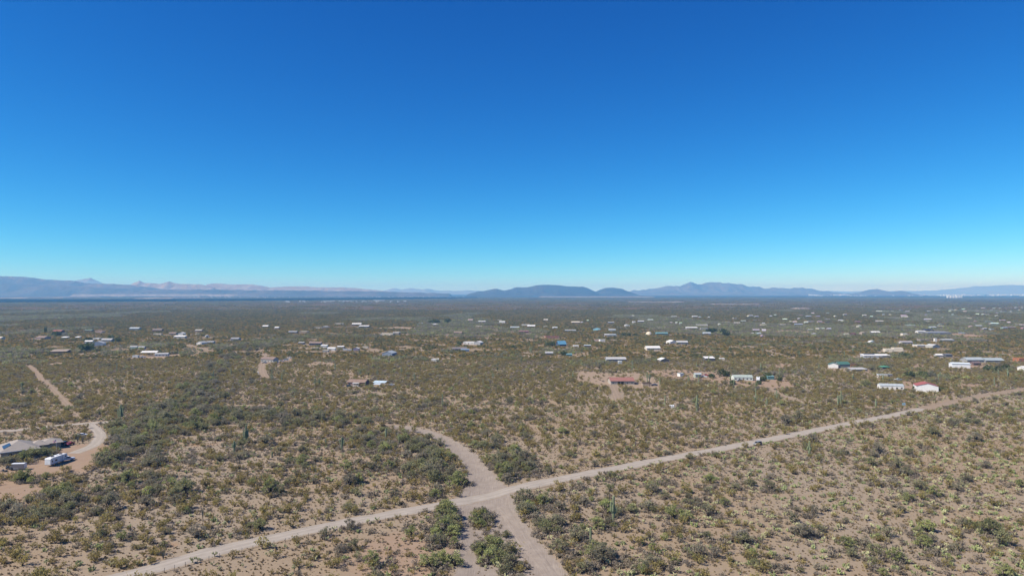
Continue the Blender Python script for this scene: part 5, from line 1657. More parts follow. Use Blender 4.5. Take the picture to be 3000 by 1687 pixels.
def make_pear(seed):
    r = np.random.default_rng(seed)
    v, f, t = [], [], []

    def pad(base, d, nrm, L, Wd, tn):
        d = Vector(d).normalized(); s = d.cross(Vector(nrm)).normalized(); nn = s.cross(d).normalized() * .035
        ring = [base + d * (L * (.5 - .5 * math.cos(2 * math.pi * (k + .5) / 8))) + s * (Wd * .5 * math.sin(2 * math.pi * (k + .5) / 8)) for k in range(8)]
        b = len(v)
        v.extend([p + nn for p in ring] + [p - nn for p in ring]); t.extend([tn] * 16)
        f.append(tuple(b + k for k in range(8))); f.append(tuple(b + 15 - k for k in range(8)))
        for k in range(8):
            f.append((b + k, b + 8 + k, b + 8 + (k + 1) % 8, b + (k + 1) % 8))
        return base + d * L * .92, d
    for k in range(r.integers(6, 10)):
        a = r.uniform(0, 6.28); q = r.uniform(0, .45)
        b0 = Vector((q * math.cos(a), q * math.sin(a), 0.0))
        d0 = Vector((math.cos(a) * .5, math.sin(a) * .5, 1)) + Vector(r.normal(size=3)) * .2
        e, d = pad(b0, d0, r.normal(size=3), r.uniform(.28, .4), r.uniform(.24, .32), r.uniform(.0, .5))
        for j in range(r.integers(1, 4)):
            d2 = d + Vector(r.normal(size=3)) * .55; d2.z = abs(d2.z)
            e2, d3 = pad(e, d2, r.normal(size=3), r.uniform(.24, .36), r.uniform(.2, .3), r.uniform(.2, .8))
            if r.random() < .5:
                d4 = d3 + Vector(r.normal(size=3)) * .5; d4.z = abs(d4.z)
                pad(e2, d4, r.normal(size=3), r.uniform(.2, .3), r.uniform(.18, .26), r.uniform(.5, 1))
    me = mesh("prickly_pear", v, f)
    at = me.attributes.new("tint", 'FLOAT', 'POINT'); at.data.foreach_set("value", np.array(t, np.float32))
    me.materials.append(LM["pear"])
    return me


def make_cholla(seed):
    r = np.random.default_rng(seed)
    mb = MB(); jt = MB(); tn = []
    h0 = r.uniform(.35, .75)
    mb.tube([(0, 0, -.05), (.03, 0, h0)], [.07, .06], 5, cap=False)

    def joint(p, d, L, w, tint):
        n0 = len(jt.v)
        d = Vector(d).normalized()
        jt.tube([p, p + d * L * .3, p + d * L * .8, p + d * L], [w * .6, w, w * .95, w * .3], 5)
        tn.extend([tint] * (len(jt.v) - n0))
        return p + d * L * .9
    for k in range(r.integers(5, 9)):
        a = r.uniform(0, 6.28); p = Vector((0.02, 0, h0 * r.uniform(.6, 1.0)))
        d = Vector((math.cos(a), math.sin(a), r.uniform(.2, 1.0)))
        p = joint(p, d, r.uniform(.25, .4), .06, .1)
        for j in range(r.integers(2, 4)):
            d2 = d + Vector(r.normal(size=3)) * .6 + Vector((0, 0, .4))
            p2 = joint(p, d2, r.uniform(.18, .3), .07, r.uniform(.3, .7))
            for _ in range(r.integers(1, 4)):
                joint(p2, d2 + Vector(r.normal(size=3)) * .8 + Vector((0, 0, .3)), r.uniform(.12, .22), .065, r.uniform(.6, 1.0))
    j = jt.mesh("branches")
    at = j.attributes.new("tint", 'FLOAT', 'POINT'); at.data.foreach_set("value", np.array(tn, np.float32))
    j.materials.append(LM["cholla"])
    s = mb.mesh("stem"); s.materials.append(M_BARK)
    return s, j


def make_tuft(seed):
    r = np.random.default_rng(seed)
    n = 16
    a = r.uniform(0, 6.28, n)
    C = np.stack([np.cos(a) * .14, np.sin(a) * .14, r.uniform(.06, .2, n)], 1)
    v, q, t = leafcloud(C, r.uniform(.1, .2, n), r.uniform(0, 1, n), r, .6)
    return leaf_mesh("tuft", v, q, t, LM["grass"])


def make_patch(seed, size, nb, mix, leafk=1.0, nl=22, hscale=1.0):
    """a stand of low scrub for the distance: every bush a loose cloud of leaf clumps"""
    r = np.random.default_rng(seed)
    parts = []
    by = {}
    for k in range(nb):
        kind = r.choice(list(mix.keys()), p=list(mix.values()))
        x, y = r.uniform(-size / 2, size / 2, 2)
        rad, hh, n = {"creosote": (1.45, 1.7, nl), "bursage": (1.0, .9, nl - 6), "mesquite": (2.0, 3.0, nl * 2), "paloverde": (2.0, 3.2, nl * 2), "cholla": (.5, 1.0, 8), "far_bush": (1.45, 1.5, nl), "far_tree": (2.2, 2.8, nl * 2), "dark": (4.0, 6.0, nl * 4)}[kind]
        s = r.uniform(.7, 1.25)
        p = r.normal(size=(n, 3)); p /= np.linalg.norm(p, axis=1)[:, None]
        p *= r.uniform(.4, 1.0, size=(n, 1)) * (rad * s, rad * s, hh * s * .5)
        p += (x, y, hh * s * .52); p[:, 2] = np.maximum(p[:, 2], .1)
        C, S, Tn = by.setdefault(kind, ([], [], []))
        C.append(p); S.append(r.uniform(.7, 1.3, n) * rad * .36 * leafk); Tn.append(np.clip(r.uniform(0, .7) + r.uniform(0, .3, n), 0, 1))
    for kind, (C, S, Tn) in by.items():
        v, q, t = leafcloud(np.concatenate(C), np.concatenate(S), np.concatenate(Tn), r)
        parts.append(leaf_mesh("scrub", v, q, t, LM[kind]))
    return combine("scrub_patch", parts)


PROTO = {}
PROTO["mesquite"] = [make_tree(100 + i, "mesquite", 3.9 + .25 * (i % 3), 2.5 + .2 * (i % 4)) for i in range(7)]
PROTO["paloverde"] = [make_tree(150 + i, "paloverde", 4.3, 2.4 + .2 * (i % 3), 1.15, .19) for i in range(5)]
PROTO["creosote"] = [make_creosote(200 + i) for i in range(8)]
PROTO["bursage"] = [make_creosote(250 + i, "bursage", .75, .75, 110, .11) for i in range(6)]
PROTO["pear"] = [(make_pear(300 + i),) for i in range(7)]
PROTO["cholla"] = [make_cholla(350 + i) for i in range(7)]
PROTO["grass"] = [(make_tuft(400 + i),) for i in range(5)]
PCOL = {}


def proto_collection(key, meshes):
    c = bpy.data.collections.new("plant_kinds_" + key)
    for i, me in enumerate(meshes):
        o = bpy.data.objects.new(f"{key}_{i:02d}", me)
        c.objects.link(o)
    PCOL[key] = c
    return c


for k, lst in PROTO.items():
    proto_collection(k, [combine(k + "_plant", p) if len(p) > 1 else p[0] for p in lst])
proto_collection("scrub", [make_patch(500 + i, 18, 17, {"far_bush": .66, "bursage": .21, "cholla": .06, "far_tree": .07}) for i in range(7)])
proto_collection("thicket", [make_patch(520 + i, 16, 11, {"mesquite": .70, "paloverde": .08, "bursage": .22}, .8, 26) for i in range(6)])
proto_collection("farscrub", [make_patch(540 + i, 70, 64, {"far_bush": .84, "far_tree": .16}, 1.4, 9) for i in range(5)])
proto_collection("darktree", [make_patch(560 + i, 5, 2, {"dark": 1.0}, .55, 34) for i in range(5)])


def scatter(name, key, x, y, scl, label, cat=None):
    n = len(x)
    if n == 0: return
    me = bpy.data.meshes.new(name)
    z = hgt(x, y) - 0.02
    me.vertices.add(n); me.vertices.foreach_set("co", np.column_stack([x, y, z]).astype(np.float32).ravel())
    for nm, ty, dt in (("idx", 'INT', RNG.integers(0, 1000, n).astype(np.int32)), ("rz", 'FLOAT', RNG.uniform(0, 6.283, n).astype(np.float32)), ("scl", 'FLOAT', np.asarray(scl, np.float32))):
        at = me.attributes.new(nm, ty, 'POINT'); at.data.foreach_set("value", dt)
    o = new_obj(name, me)
    ng = bpy.data.node_groups.new(name + "_spread", 'GeometryNodeTree')
    ng.interface.new_socket("Geometry", in_out='INPUT', socket_type='NodeSocketGeometry')
    ng.interface.new_socket("Geometry", in_out='OUTPUT', socket_type='NodeSocketGeometry')
    gi = ng.nodes.new("NodeGroupInput"); go = ng.nodes.new("NodeGroupOutput")
    iop = ng.nodes.new("GeometryNodeInstanceOnPoints")
    ci = ng.nodes.new("GeometryNodeCollectionInfo"); ci.inputs[0].default_value = PCOL[key]; ci.inputs[1].default_value = True; ci.inputs[2].default_value = True

    def named(nm, ty):
        a = ng.nodes.new("GeometryNodeInputNamedAttribute"); a.data_type = ty; a.inputs[0].default_value = nm
        return a.outputs[0]
    cx = ng.nodes.new("ShaderNodeCombineXYZ"); ng.links.new(named("rz", 'FLOAT'), cx.inputs[2])
    ng.links.new(gi.outputs[0], iop.inputs["Points"]); ng.links.new(ci.outputs[0], iop.inputs["Instance"])
    iop.inputs["Pick Instance"].default_value = True
    ng.links.new(named("idx", 'INT'), iop.inputs["Instance Index"])
    ng.links.new(cx.outputs[0], iop.inputs["Rotation"]); ng.links.new(named("scl", 'FLOAT'), iop.inputs["Scale"])
    ng.links.new(iop.outputs[0], go.inputs[0])
    md = o.modifiers.new("spread", 'NODES'); md.node_group = ng
    tag(o, label, cat, kind="stuff")
    return o


FT = np.array(FOOT)
ISLE = [G0(*p) for p in ((1392, 1492), (1440, 1500), (1468, 1535), (1500, 1580), (1545, 1640), (1580, 1700), (1400, 1700), (1390, 1600), (1384, 1540))]


def free(x, y, margin=0.0, wash=True):
    """True where plants may stand"""
    ok = np.ones(len(x), bool)
    for pts_, hw in ROADS:
        if len(pts_) > 40: pts_ = pts_[::4] + [pts_[-1]]
        ok &= dpoly(x, y, pts_) > hw + margin * .6
    if wash:
        ok &= ~inpoly(x, y, WASH) | inpoly(x, y, ISLE)
    for n_y, poly in enumerate(YARDS):
        ok &= ~inpoly(x, y, poly) | (np.random.default_rng(n_y).random(len(x)) < (0.0 if n_y == 0 else 0.16))
    for (fx, fy, fr) in FT:
        ok &= (x - fx) ** 2 + (y - fy) ** 2 > (fr + margin) ** 2
    return ok


def uniform(n, r0, r1, spread=0.88):
    y = np.sqrt(RNG.uniform(r0 * r0, r1 * r1, n))
    x = RNG.uniform(-1, 1, n) * (spread * y)
    return x, y


def project(x, y, z):
    cp, sp_ = math.cos(PITCH), math.sin(PITCH)
    dz = z - CAMH
    f = y * cp + dz * sp_; u = -y * sp_ + dz * cp
    return CXP + F * x / f, CYP - F * u / f


# ---- trees: groves along the washes (place in the photograph, spread, number, kind)
GROVES = [(400, 1268, 75, 34, 30, .25), (372, 1302, 38, 34, 16, .1), (470, 1215, 60, 25, 18, .3), (560, 1180, 60, 28, 20, .15), (640, 1150, 60, 28, 18, .1), (520, 1250, 95, 26, 26, .2), (640, 1225, 80, 22, 20, .1), (760, 1218, 90, 22, 20, .1), (880, 1236, 80, 18, 14, .1),
          (1000, 1236, 90, 18, 16, .1), (1110, 1290, 80, 36, 18, .1), (1240, 1312, 50, 28, 14, .1), (1285, 1372, 55, 42, 24, .12), (1210, 1372, 70, 36, 16, .1), (320, 1362, 45, 28, 10, .3), (430, 1335, 90, 36, 12, .1), (230, 1490, 130, 50, 14, .15), (80, 1500, 90, 34, 11, .15), (430, 1440, 130, 45, 10, .2),
          (1425, 1302, 48, 22, 11, .1), (1495, 1352, 38, 36, 16, .15), (1482, 1392, 36, 20, 11, .3), (1560, 1372, 50, 26, 8, .15), (1292, 1488, 36, 12, 4, .9), (1310, 1545, 32, 28, 6, .2), (1408, 1526, 40, 28, 9, .4), (1445, 1612, 62, 38, 11, .6), (1300, 1565, 36, 60, 13, .3), (1295, 1645, 46, 24, 4, .9), (1560, 1484, 46, 26, 10, .1), (1605, 1545, 44, 30, 8, .1),
          (1480, 1672, 34, 16, 3, .2), (1740, 1655, 60, 30, 5, .15), (1355, 1422, 16, 6, 3, .95), (1700, 1610, 40, 30, 4, .1), (60, 1412, 36, 10, 4, .8), (740, 1020, 44, 9, 34, .15), (690, 1048, 42, 10, 34, .15), (645, 1080, 40, 14, 36, .2), (600, 1112, 42, 16, 34, .2), (545, 1150, 46, 18, 30, .25), (480, 1195, 48, 20, 26, .3), (425, 1235, 46, 20, 22, .3), (2180, 1098, 75, 8, 12, .3), (2280, 1098, 35, 6, 7, .2), (2125, 1103, 14, 4, 3, .2), (2700, 1106, 55, 7, 14, .5),
          (2930, 1086, 50, 10, 14, .3), (2560, 1078, 60, 8, 14, .2), (2530, 1128, 22, 8, 6, .4), (2360, 1240, 60, 20, 5, .3), (1500, 1200, 120, 40, 8, .1), (2480, 1300, 160, 60, 10, .1), (2700, 1400, 200, 90, 14, .1), (2200, 1550, 250, 80, 10, .15), (2750, 1600, 220, 70, 9, .15), (1900, 1480, 160, 50, 6, .2), (900, 1420, 180, 60, 12, .15), (1050, 1600, 200, 60, 8, .25), (650, 1560, 150, 40, 4, .3),
          (160, 1180, 120, 40, 10, .2), (830, 1330, 150, 40, 8, .15), (2840, 1260, 120, 40, 8, .1)]
tx, ty, tk = [], [], []
for g_i, (px_, py_, rx, ry, n, pv) in enumerate(GROVES):
    for _ in range(int(n * (1.55 if g_i < 19 else 1.05))):
        a = RNG.uniform(0, 6.283); q = math.sqrt(RNG.uniform(0, 1))
        x, y = G0(px_ + rx * q * math.cos(a), py_ + ry * q * math.sin(a))
        tx.append(x); ty.append(y); tk.append(RNG.random() < pv)
# hedge of the hip roofed house
for k in range(15):
    t = k / 14
    x, y = G0(8 + 160 * t + RNG.uniform(-4, 4), 1360 - 32 * t + RNG.uniform(-2, 3))
    tx.append(x); ty.append(y); tk.append(k in (4, 5, 6, 11))
# scattered ones over the flats
x, y = uniform(2700, 160, 720)
keep = (fbm(x, y, 120, 31, 3) > .52) | (RNG.random(len(x)) < .22)
keep &= free(x, y, 1.0)
tx = np.concatenate([np.array(tx), x[keep]]); ty = np.concatenate([np.array(ty), y[keep]])
tk = np.concatenate([np.array(tk, bool), RNG.random(keep.sum()) < .22])
nb_ = len(tx)
ok = np.ones(nb_, bool)
for n_r, (pts_, hw) in enumerate(ROADS[:5]):
    ok &= dpoly(tx, ty, pts_) > hw + (0.8 if n_r == 0 else 2.0)
ok &= ~(inpoly(tx, ty, WASH) & (ty > 232))
for (fx, fy, fr) in FT:
    ok &= (tx - fx) ** 2 + (ty - fy) ** 2 > (fr * .92) ** 2
tx, ty, tk = tx[ok], ty[ok], tk[ok]
grove_d = fbm(tx, ty, 90, 31, 2)
ts = np.clip(RNG.lognormal(-.14, .28, len(tx)), .42, 1.45) * np.where(np.arange(len(tx)) > len(tx) - keep.sum(), .70, 1.0)

# ---- smaller plants of the flats
def field(n, r0, r1, dens):
    x, y = uniform(n, r0, r1)
    k = RNG.random(n) < dens(x, y)
    x, y = x[k], y[k]
    k = free(x, y, .3)
    return x[k], y[k]


NEAR = 720.0
AREA = .88 * (NEAR ** 2 - 150 ** 2)
far_gain = lambda x, y: 1.0 + .9 * sst(260, 520, y)
road_side = lambda x, y: (y > 0.705 * x + 242).astype(float)    # beyond the dirt road
dens_c = lambda x, y: np.clip((.35 + 1.0 * fbm(x, y, 55, 51, 3) ** 1.5) * (.62 + .38 * road_side(x, y)) * far_gain(x, y) * .54, 0, 1)
dens_b = lambda x, y: np.clip(sst(.40, .66, fbm(x, y, 70, 61, 3)) * .85 * far_gain(x, y) * .52 + .08, 0, 1)
S_ = {}
x, y = field(int(AREA * .135), 150, NEAR, dens_c); S_["creosote"] = (x, y, np.clip(RNG.lognormal(.02, .38, len(x)), .42, 2.2))
x, y = field(int(AREA * .15), 150, NEAR, dens_b); S_["bursage"] = (x, y, np.clip(RNG.lognormal(-.05, .4, len(x)), .4, 1.9))
x, y = field(int(AREA * .045), 150, NEAR, lambda x, y: np.clip(fbm(x, y, 60, 71, 3) * 1.1 - .12, 0, 1) * (1 - .45 * road_side(x, y))); S_["pear"] = (x, y, RNG.uniform(.8, 1.7, len(x)))
x, y = field(int(AREA * .05), 150, NEAR, lambda x, y: np.clip(fbm(x, y, 60, 81, 3) * 1.2 - .15, 0, 1) * (1 - .35 * road_side(x, y))); S_["cholla"] = (x, y, RNG.uniform(.8, 1.6, len(x)))
# low grey brush under the groves
gx = np.repeat(tx, 5) + RNG.normal(size=5 * len(tx)) * 3.6; gy = np.repeat(ty, 5) + RNG.normal(size=5 * len(tx)) * 3.6
k = free(gx, gy, .2)
S_["bursage"] = tuple(np.concatenate(p) for p in zip(S_["bursage"], (gx[k], gy[k], RNG.uniform(.9, 2.3, k.sum()))))
x, y = field(85000, 150, 400, lambda x, y: .35 + .5 * fbm(x, y, 40, 91, 2)); S_["grass"] = (x, y, RNG.uniform(.5, 1.5, len(x)))
S_["mesquite"] = (tx[~tk], ty[~tk], ts[~tk])
S_["paloverde"] = (tx[tk], ty[tk], ts[tk])

# the largest in the picture as single plants, the rest as one spread per kind
SIZE = {"creosote": 1.6, "bursage": .8, "pear": .8, "cholla": 1.1, "mesquite": 4, "paloverde": 4}
NAMES = {"creosote": ("creosote_bush", "creosote bush", ("stems", "foliage"), "olive creosote bush"), "bursage": ("dry_shrub", "shrub", ("stems", "foliage"), "grey dry shrub"),
         "pear": ("prickly_pear", "cactus", ("pads",), "green prickly pear"), "cholla": ("cholla_cactus", "cactus", ("stem", "branches"), "pale cholla cactus"),
         "mesquite": ("mesquite_tree", "tree", ("trunk", "crown"), "grey mesquite tree"), "paloverde": ("palo_verde_tree", "tree", ("trunk", "crown"), "palo verde tree")}


MARKS = [(1797, 1531, "the tall three-armed saguaro"), (1730, 1594, "the armless saguaro column"), (2371, 1338, "the saguaro with ring of arms"), (720, 1299, "the four-armed saguaro"), (686, 1326, "the three-armed saguaro"), (1001, 1320, "the forked saguaro"),
         (594, 1522, "the fan-shaped ocotillo"), (478, 1638, "the roadside ocotillo"), (868, 1404, "the pale ocotillo"), (1151, 1660, "the fallen dead tree"), (1345, 1606, "the leafless grey tree"), (848, 1473, "the dead shrub"), (353, 1231, "the many-armed saguaro"),
         (165, 1359, "the white trailer"), (60, 1345, "the hip roofed house"), (2218, 1302, "the car on the road"), (797, 1340, "the short saguaro"), (60, 1430, "the orange clearing")]
MARKS = [(*G0(a, b), t) for a, b, t in MARKS]
QUART = []


def zone(x, y, tree):
    d = float(dpoly(np.array([x]), np.array([y]), WASH_EDGE)[0])
    beyond = y > 0.705 * x + 242
    px_, py_ = project(x, y, 0)
    dm, nm_ = min((math.hypot(x - a, y - b), t) for a, b, t in MARKS)
    if dm < 16:
        return "near " + nm_
    if inpoly(np.array([x]), np.array([y]), WASH)[0]:
        return "on the sandy island in the wash"
    if d < 9:
        return "on the wash bank beyond the road" if beyond else "on the wash bank this side of the road"
    rd_ = abs(y - 0.705 * x - 242) * .817
    if rd_ < 11:
        return ("at the road's far edge, " if beyond else "at the road's near edge, ") + ("left of the wash" if px_ < 1420 else "right of the wash")
    if beyond:
        if px_ < 1330:
            return "behind the road, " + ("toward the trailer" if px_ < 600 else "toward the wash")
        return "behind the road, " + ("right of the wash" if px_ < 1900 else "toward the barn")
    if px_ < 1420:
        return "on the reddish flat before the road"
    col = "at its right end" if px_ > 2550 else ("in its middle" if px_ > 2000 else "at its wash end")
    return "on the sandy flat, " + col + (", front" if py_ > 1560 else ", back")


for kind, (x, y, s) in S_.items():
    if kind == "grass":
        scatter("dry_grass", "grass", x, y, s, "small dry grass tufts and weeds dotting the sand")
        continue
    pxs, pys = project(x, y, hgt(x, y))
    vis = (pxs > -10) & (pxs < 3010) & (pys < 1700)
    big = np.where(vis, s * SIZE[kind] / y, 0)
    order = np.argsort(-big)
    cap = 300
    one = order[:cap]; one = one[big[one] > 0]
    rest = np.setdiff1d(np.arange(len(x)), one)
    nm, cat, parts, lab = NAMES[kind]
    q1, q2 = np.quantile(s[one], (.33, .67)); plur = lab.replace("bush", "bushes") if lab.endswith("bush") else (lab + ("es" if lab.endswith("s") else "s"))
    for i in one:
        pr = PROTO[kind][int(RNG.integers(0, len(PROTO[kind])))]
        zc = h1(x[i], y[i]) - .02
        zn = zone(x[i], y[i], kind in ("mesquite", "paloverde"))
        rz = float(RNG.uniform(0, 6.283))
        if len(pr) == 1:
            o = new_obj(nm, pr[0], None, None, (x[i], y[i], zc), rz); o.scale = (s[i],) * 3
        else:
            o = empty(nm, (x[i], y[i], zc), rz); o.scale = (s[i],) * 3
            for pn, me in zip(parts, pr):
                new_obj(pn, me, None, o)
        sz = "big" if s[i] > q2 else ("small" if s[i] < q1 else "mid-sized")
        tag(o, f"{sz} {lab} {zn}", cat, f"{sz} {plur} {zn}")
    plural = {"creosote": "creosote scrub", "bursage": "dry grey brush", "pear": "scattered prickly pear", "cholla": "scattered cholla", "mesquite": "mesquite thicket", "paloverde": "palo verde thicket"}[kind]
    scatter(plural.replace(" ", "_"), kind, x[rest], y[rest], s[rest], f"{plural} farther out, too many to count")

# ---- scrub out to the edge of the plain
x, y = uniform(44000, NEAR - 5, 2700)
k = free(x, y, 6.5, False); x, y = x[k], y[k]
n_ = fbm(x, y, 260, 101, 3)
wet = fbm(x * 1.0, y * .45, 230, 111, 3)
th = wet > .63
k = (RNG.random(len(x)) < .92) & ~th
scatter("desert_scrub", "scrub", x[k], y[k], RNG.uniform(.8, 1.15, k.sum()), "olive scrub covering the middle distance between the houses")
gx, gy = [], []
for (px_, py_, rx, ry, n) in ((950, 987, 170, 5, 60), (820, 1000, 80, 8, 40), (760, 1012, 60, 8, 30), (1190, 962, 60, 5, 14), (230, 1026, 50, 7, 18), (330, 1036, 50, 5, 12), (105, 1030, 55, 6, 14), (50, 1064, 60, 7, 18), (180, 984, 40, 6, 14), (2080, 976, 40, 9, 20), (2190, 986, 40, 5, 12), (2640, 1046, 26, 5, 8),
                             (1740, 1068, 80, 8, 22), (1880, 1062, 26, 6, 8), (1640, 1032, 70, 9, 24), (2480, 1060, 70, 8, 14), (2385, 962, 30, 4, 10), (2600, 1012, 45, 6, 18), (1270, 950, 45, 4, 16), (1330, 1030, 30, 5, 8), (960, 1026, 40, 3, 8), (1180, 1055, 90, 8, 16), (1480, 1045, 60, 10, 12), (2750, 1110, 40, 5, 8), (2300, 1010, 120, 12, 20), (2900, 945, 110, 18, 110), (2700, 945, 140, 18, 110), (2350, 948, 160, 16, 90), (1950, 955, 170, 14, 60), (2850, 915, 170, 6, 60), (2500, 1000, 150, 25, 40)):
    for _ in range(n):
        a = RNG.uniform(0, 6.283); q = math.sqrt(RNG.uniform(0, 1))
        X_, Y_ = G0(px_ + rx * q * math.cos(a), py_ + ry * q * math.sin(a)); gx.append(X_); gy.append(Y_)
gx, gy = np.array(gx), np.array(gy)
k2 = free(gx, gy, 3.0, False); gx, gy = gx[k2], gy[k2]
sel = RNG.random(len(x)) < .75
xx = np.concatenate([x[th & sel], gx]); yy = np.concatenate([y[th & sel], gy])
scatter("green_thickets", "thicket", xx, yy, RNG.uniform(.6, 1.15, len(xx)), "green mesquite thickets along the far washes and round the houses")
x, y = uniform(15000, 2650, 9500, .9)
k = free(x, y, 25, False) & (RNG.random(len(x)) < .35 + .9 * fbm(x, y, 700, 121, 3) * (1 - .5 * sst(5000, 9000, y)))
scatter("far_scrub", "farscrub", x[k], y[k], RNG.uniform(.8, 1.3, k.sum()), "dark flecked scrub of the open plain")

# ---- single dark trees among the houses
DT = [(1262, 948, 9), (1275, 947, 10), (1285, 948, 9), (1305, 946, 11), (250, 1027, 10), (262, 1030, 11), (240, 1022, 7), (158, 984, 8), (172, 985, 8), (2096, 976, 10), (2085, 978, 9), (2112, 978, 9), (2135, 985, 9), (2122, 1102, 6.5), (1860, 986, 6), (1843, 986, 6), (1826, 984, 6), (2640, 1046, 6), (2655, 1047, 5), (1620, 1014, 7), (1600, 1014, 6), (1655, 1042, 6), (2245, 1110, 5),
      (2232, 1116, 4.5), (2278, 1116, 4), (2150, 1127, 4.2), (2218, 1126, 3.2), (2088, 1107, 4.2), (2695, 1142, 4.5), (2690, 1144, 4.5), (2760, 1146, 3.5), (1500, 1021, 5), (2900, 1088, 6), (2930, 1090, 6), (2955, 1086, 6), (2700, 1107, 6), (2720, 1105, 6), (2675, 1108, 6), (1350, 1012, 6), (330, 995, 7), (345, 1002, 6), (258, 1000, 7)]
dmesh = [o.data for o in PCOL["darktree"].objects]
for k, (px_, py_, hh) in enumerate(DT):
    x, y, z = G(px_, py_)
    o = empty("broadleaf_tree", (x, y, z), random.uniform(0, 6)); o.scale = (hh / 6.0,) * 3
    new_obj("crown", random.choice(dmesh), None, o)
    MB().tube([(0, 0, -.2), (.1, 0, 1.5), (.2, .1, 3.6)], [.28, .2, .06], 6).build("trunk", M_BARK, o)
    near_h = min(((math.hypot(x - f_[0], y - f_[1]), i) for i, f_ in enumerate(FOOT)))[0]
    where = "in the far settlement" if py_ < 990 and px_ > 1900 else ("by the far houses" if py_ < 1035 else "beside the houses in the scrub")
    tag(o, f"dark leafy shade tree standing {where}", "tree", f"dark shade trees {where}")
# two cypresses, a palm and the pale bare tree by the pink house
M_CYP = LM["dark"]
for k, px_ in enumerate((131, 135)):
    x, y, z = G(px_, 975)
    r = np.random.default_rng(900 + k); n = 420
    t = r.uniform(0, 1, n); a = r.uniform(0, 6.283, n); rr = (1.3 * np.sin(np.clip(t * 1.05, 0, 1) * math.pi) ** .6) * r.uniform(.4, 1, n)
    v, q, tt = leafcloud(np.stack([rr * np.cos(a), rr * np.sin(a), .5 + t * 10.5], 1), r.uniform(.3, .6, n), r.uniform(0, .5, n), r, .5)
    o = empty("cypress_tree", (x, y, z)); new_obj("crown", leaf_mesh("crown", v, q, tt, M_CYP), None, o)
    MB().tube([(0, 0, -.2), (0, 0, 9)], [.2, .04], 6).build("trunk", M_BARK, o)
    tag(o, ["first of two narrow dark cypresses behind the pink house", "second narrow dark cypress, beside the red roofed house"][k], "tree")
x, y, z = G(190, 986)
o = empty("bare_tree", (x, y, z)); r = np.random.default_rng(77); n = 700
p = r.normal(size=(n, 3)); p /= np.linalg.norm(p, axis=1)[:, None]; p *= r.uniform(.5, 1, (n, 1)) * (5, 5, 3.2); p += (0, 0, 4.2)
v, q, tt = leafcloud(p, r.uniform(.25, .5, n), r.uniform(0, 1, n), r)
new_obj("crown", leaf_mesh("crown", v, q, tt, leaf_mat("pale_twigs", ((0.24, 0.23, 0.2), (0.3, 0.29, 0.25), (0.22, 0.21, 0.19)))), None, o)
MB().tube([(0, 0, -.2), (0, 0, 2), (.3, .2, 4)], [.35, .28, .1], 6).build("trunk", M_BARK, o)
tag(o, "wide pale grey leafless tree between the red roof and the white shed", "tree")
x, y, z = G(553, 990)
o = empty("palm_tree", (x, y, z)); r = np.random.default_rng(78)
MB().tube([(0, 0, -.2), (0, 0, 6.5)], [.3, .22], 7).build("trunk", M_BARK, o)
C = []
for k in range(26):
    a = r.uniform(0, 6.283); e = r.uniform(-.3, .9)
    for t in np.linspace(.2, 1, 9):
        C.append((2.2 * t * math.cos(a), 2.2 * t * math.sin(a), 6.5 + 1.6 * t * e - 1.2 * t * t))
v, q, tt = leafcloud(np.array(C), np.full(len(C), .4), r.uniform(0, .6, len(C)), r)
new_obj("crown", leaf_mesh("crown", v, q, tt, LM["dark"]), None, o)
tag(o, "palm tree beside the wide white roof", "tree")

# ------------------------------------------------------------------ saguaros, ocotillos, dead snags
def sag_mat():
    m, nt, out = nodes_of("saguaro_skin")
    b = N(nt, "ShaderNodeBsdfPrincipled")
    tc = N(nt, "ShaderNodeTexCoord"); oi = N(nt, "ShaderNodeObjectInfo")
    n1 = noise(nt, tc.outputs["Object"], 2.0, 3)
    c = mixc(nt, ramp(nt, n1, (.4, .7)), (0.165, 0.195, 0.10), (0.225, 0.245, 0.135))
    sz = N(nt, "ShaderNodeSeparateXYZ"); nt.links.new(tc.outputs["Object"], sz.inputs[0])
    br = nt.nodes.new("ShaderNodeMapRange"); br.inputs[1].default_value = 1.4; br.inputs[2].default_value = .3; br.inputs[3].default_value = 0; br.inputs[4].default_value = .6
    nt.links.new(sz.outputs[2], br.inputs[0])
    c = mixc(nt, br.outputs[0], c, (0.11, 0.10, 0.08))      # corky old foot
    nt.links.new(c, b.inputs["Base Color"]); b.inputs["Roughness"].default_value = .75
    nt.links.new(b.outputs[0], out.inputs[0])
    return m


M_SAG = sag_mat()


def ribbed_tube(mb, pts, rad, n=24):
    """fluted stem with a rounded tip"""
    pts = [Vector(p) for p in pts]
    d = (pts[-1] - pts[-2]).normalized()
    R = rad[-1]
    for k in (.45, .8, 1.0):
        pts.append(pts[len(rad) - 1] + d * R * 1.1 * k); 
    rad = list(rad) + [R * .85, R * .5, R * .06]
    rings = []
    for i, p in enumerate(pts):
        dd = (pts[min(i + 1, len(pts) - 1)] - pts[max(i - 1, 0)]).normalized()
        a = Vector((0, 1, 0)) if abs(dd.y) < .9 else Vector((1, 0, 0))
        a = (a - dd * a.dot(dd)).normalized(); b = dd.cross(a)
        rings.append([p + (a * math.cos(2 * math.pi * k / n) + b * math.sin(2 * math.pi * k / n)) * rad[i] * (1.0 if k % 2 else .82) for k in range(n)])
    f = []
    for i in range(len(pts) - 1):
        for k in range(n):
            f.append((i * n + k, i * n + (k + 1) % n, (i + 1) * n + (k + 1) % n, (i + 1) * n + k))
    mb.add([q for r in rings for q in r], f)


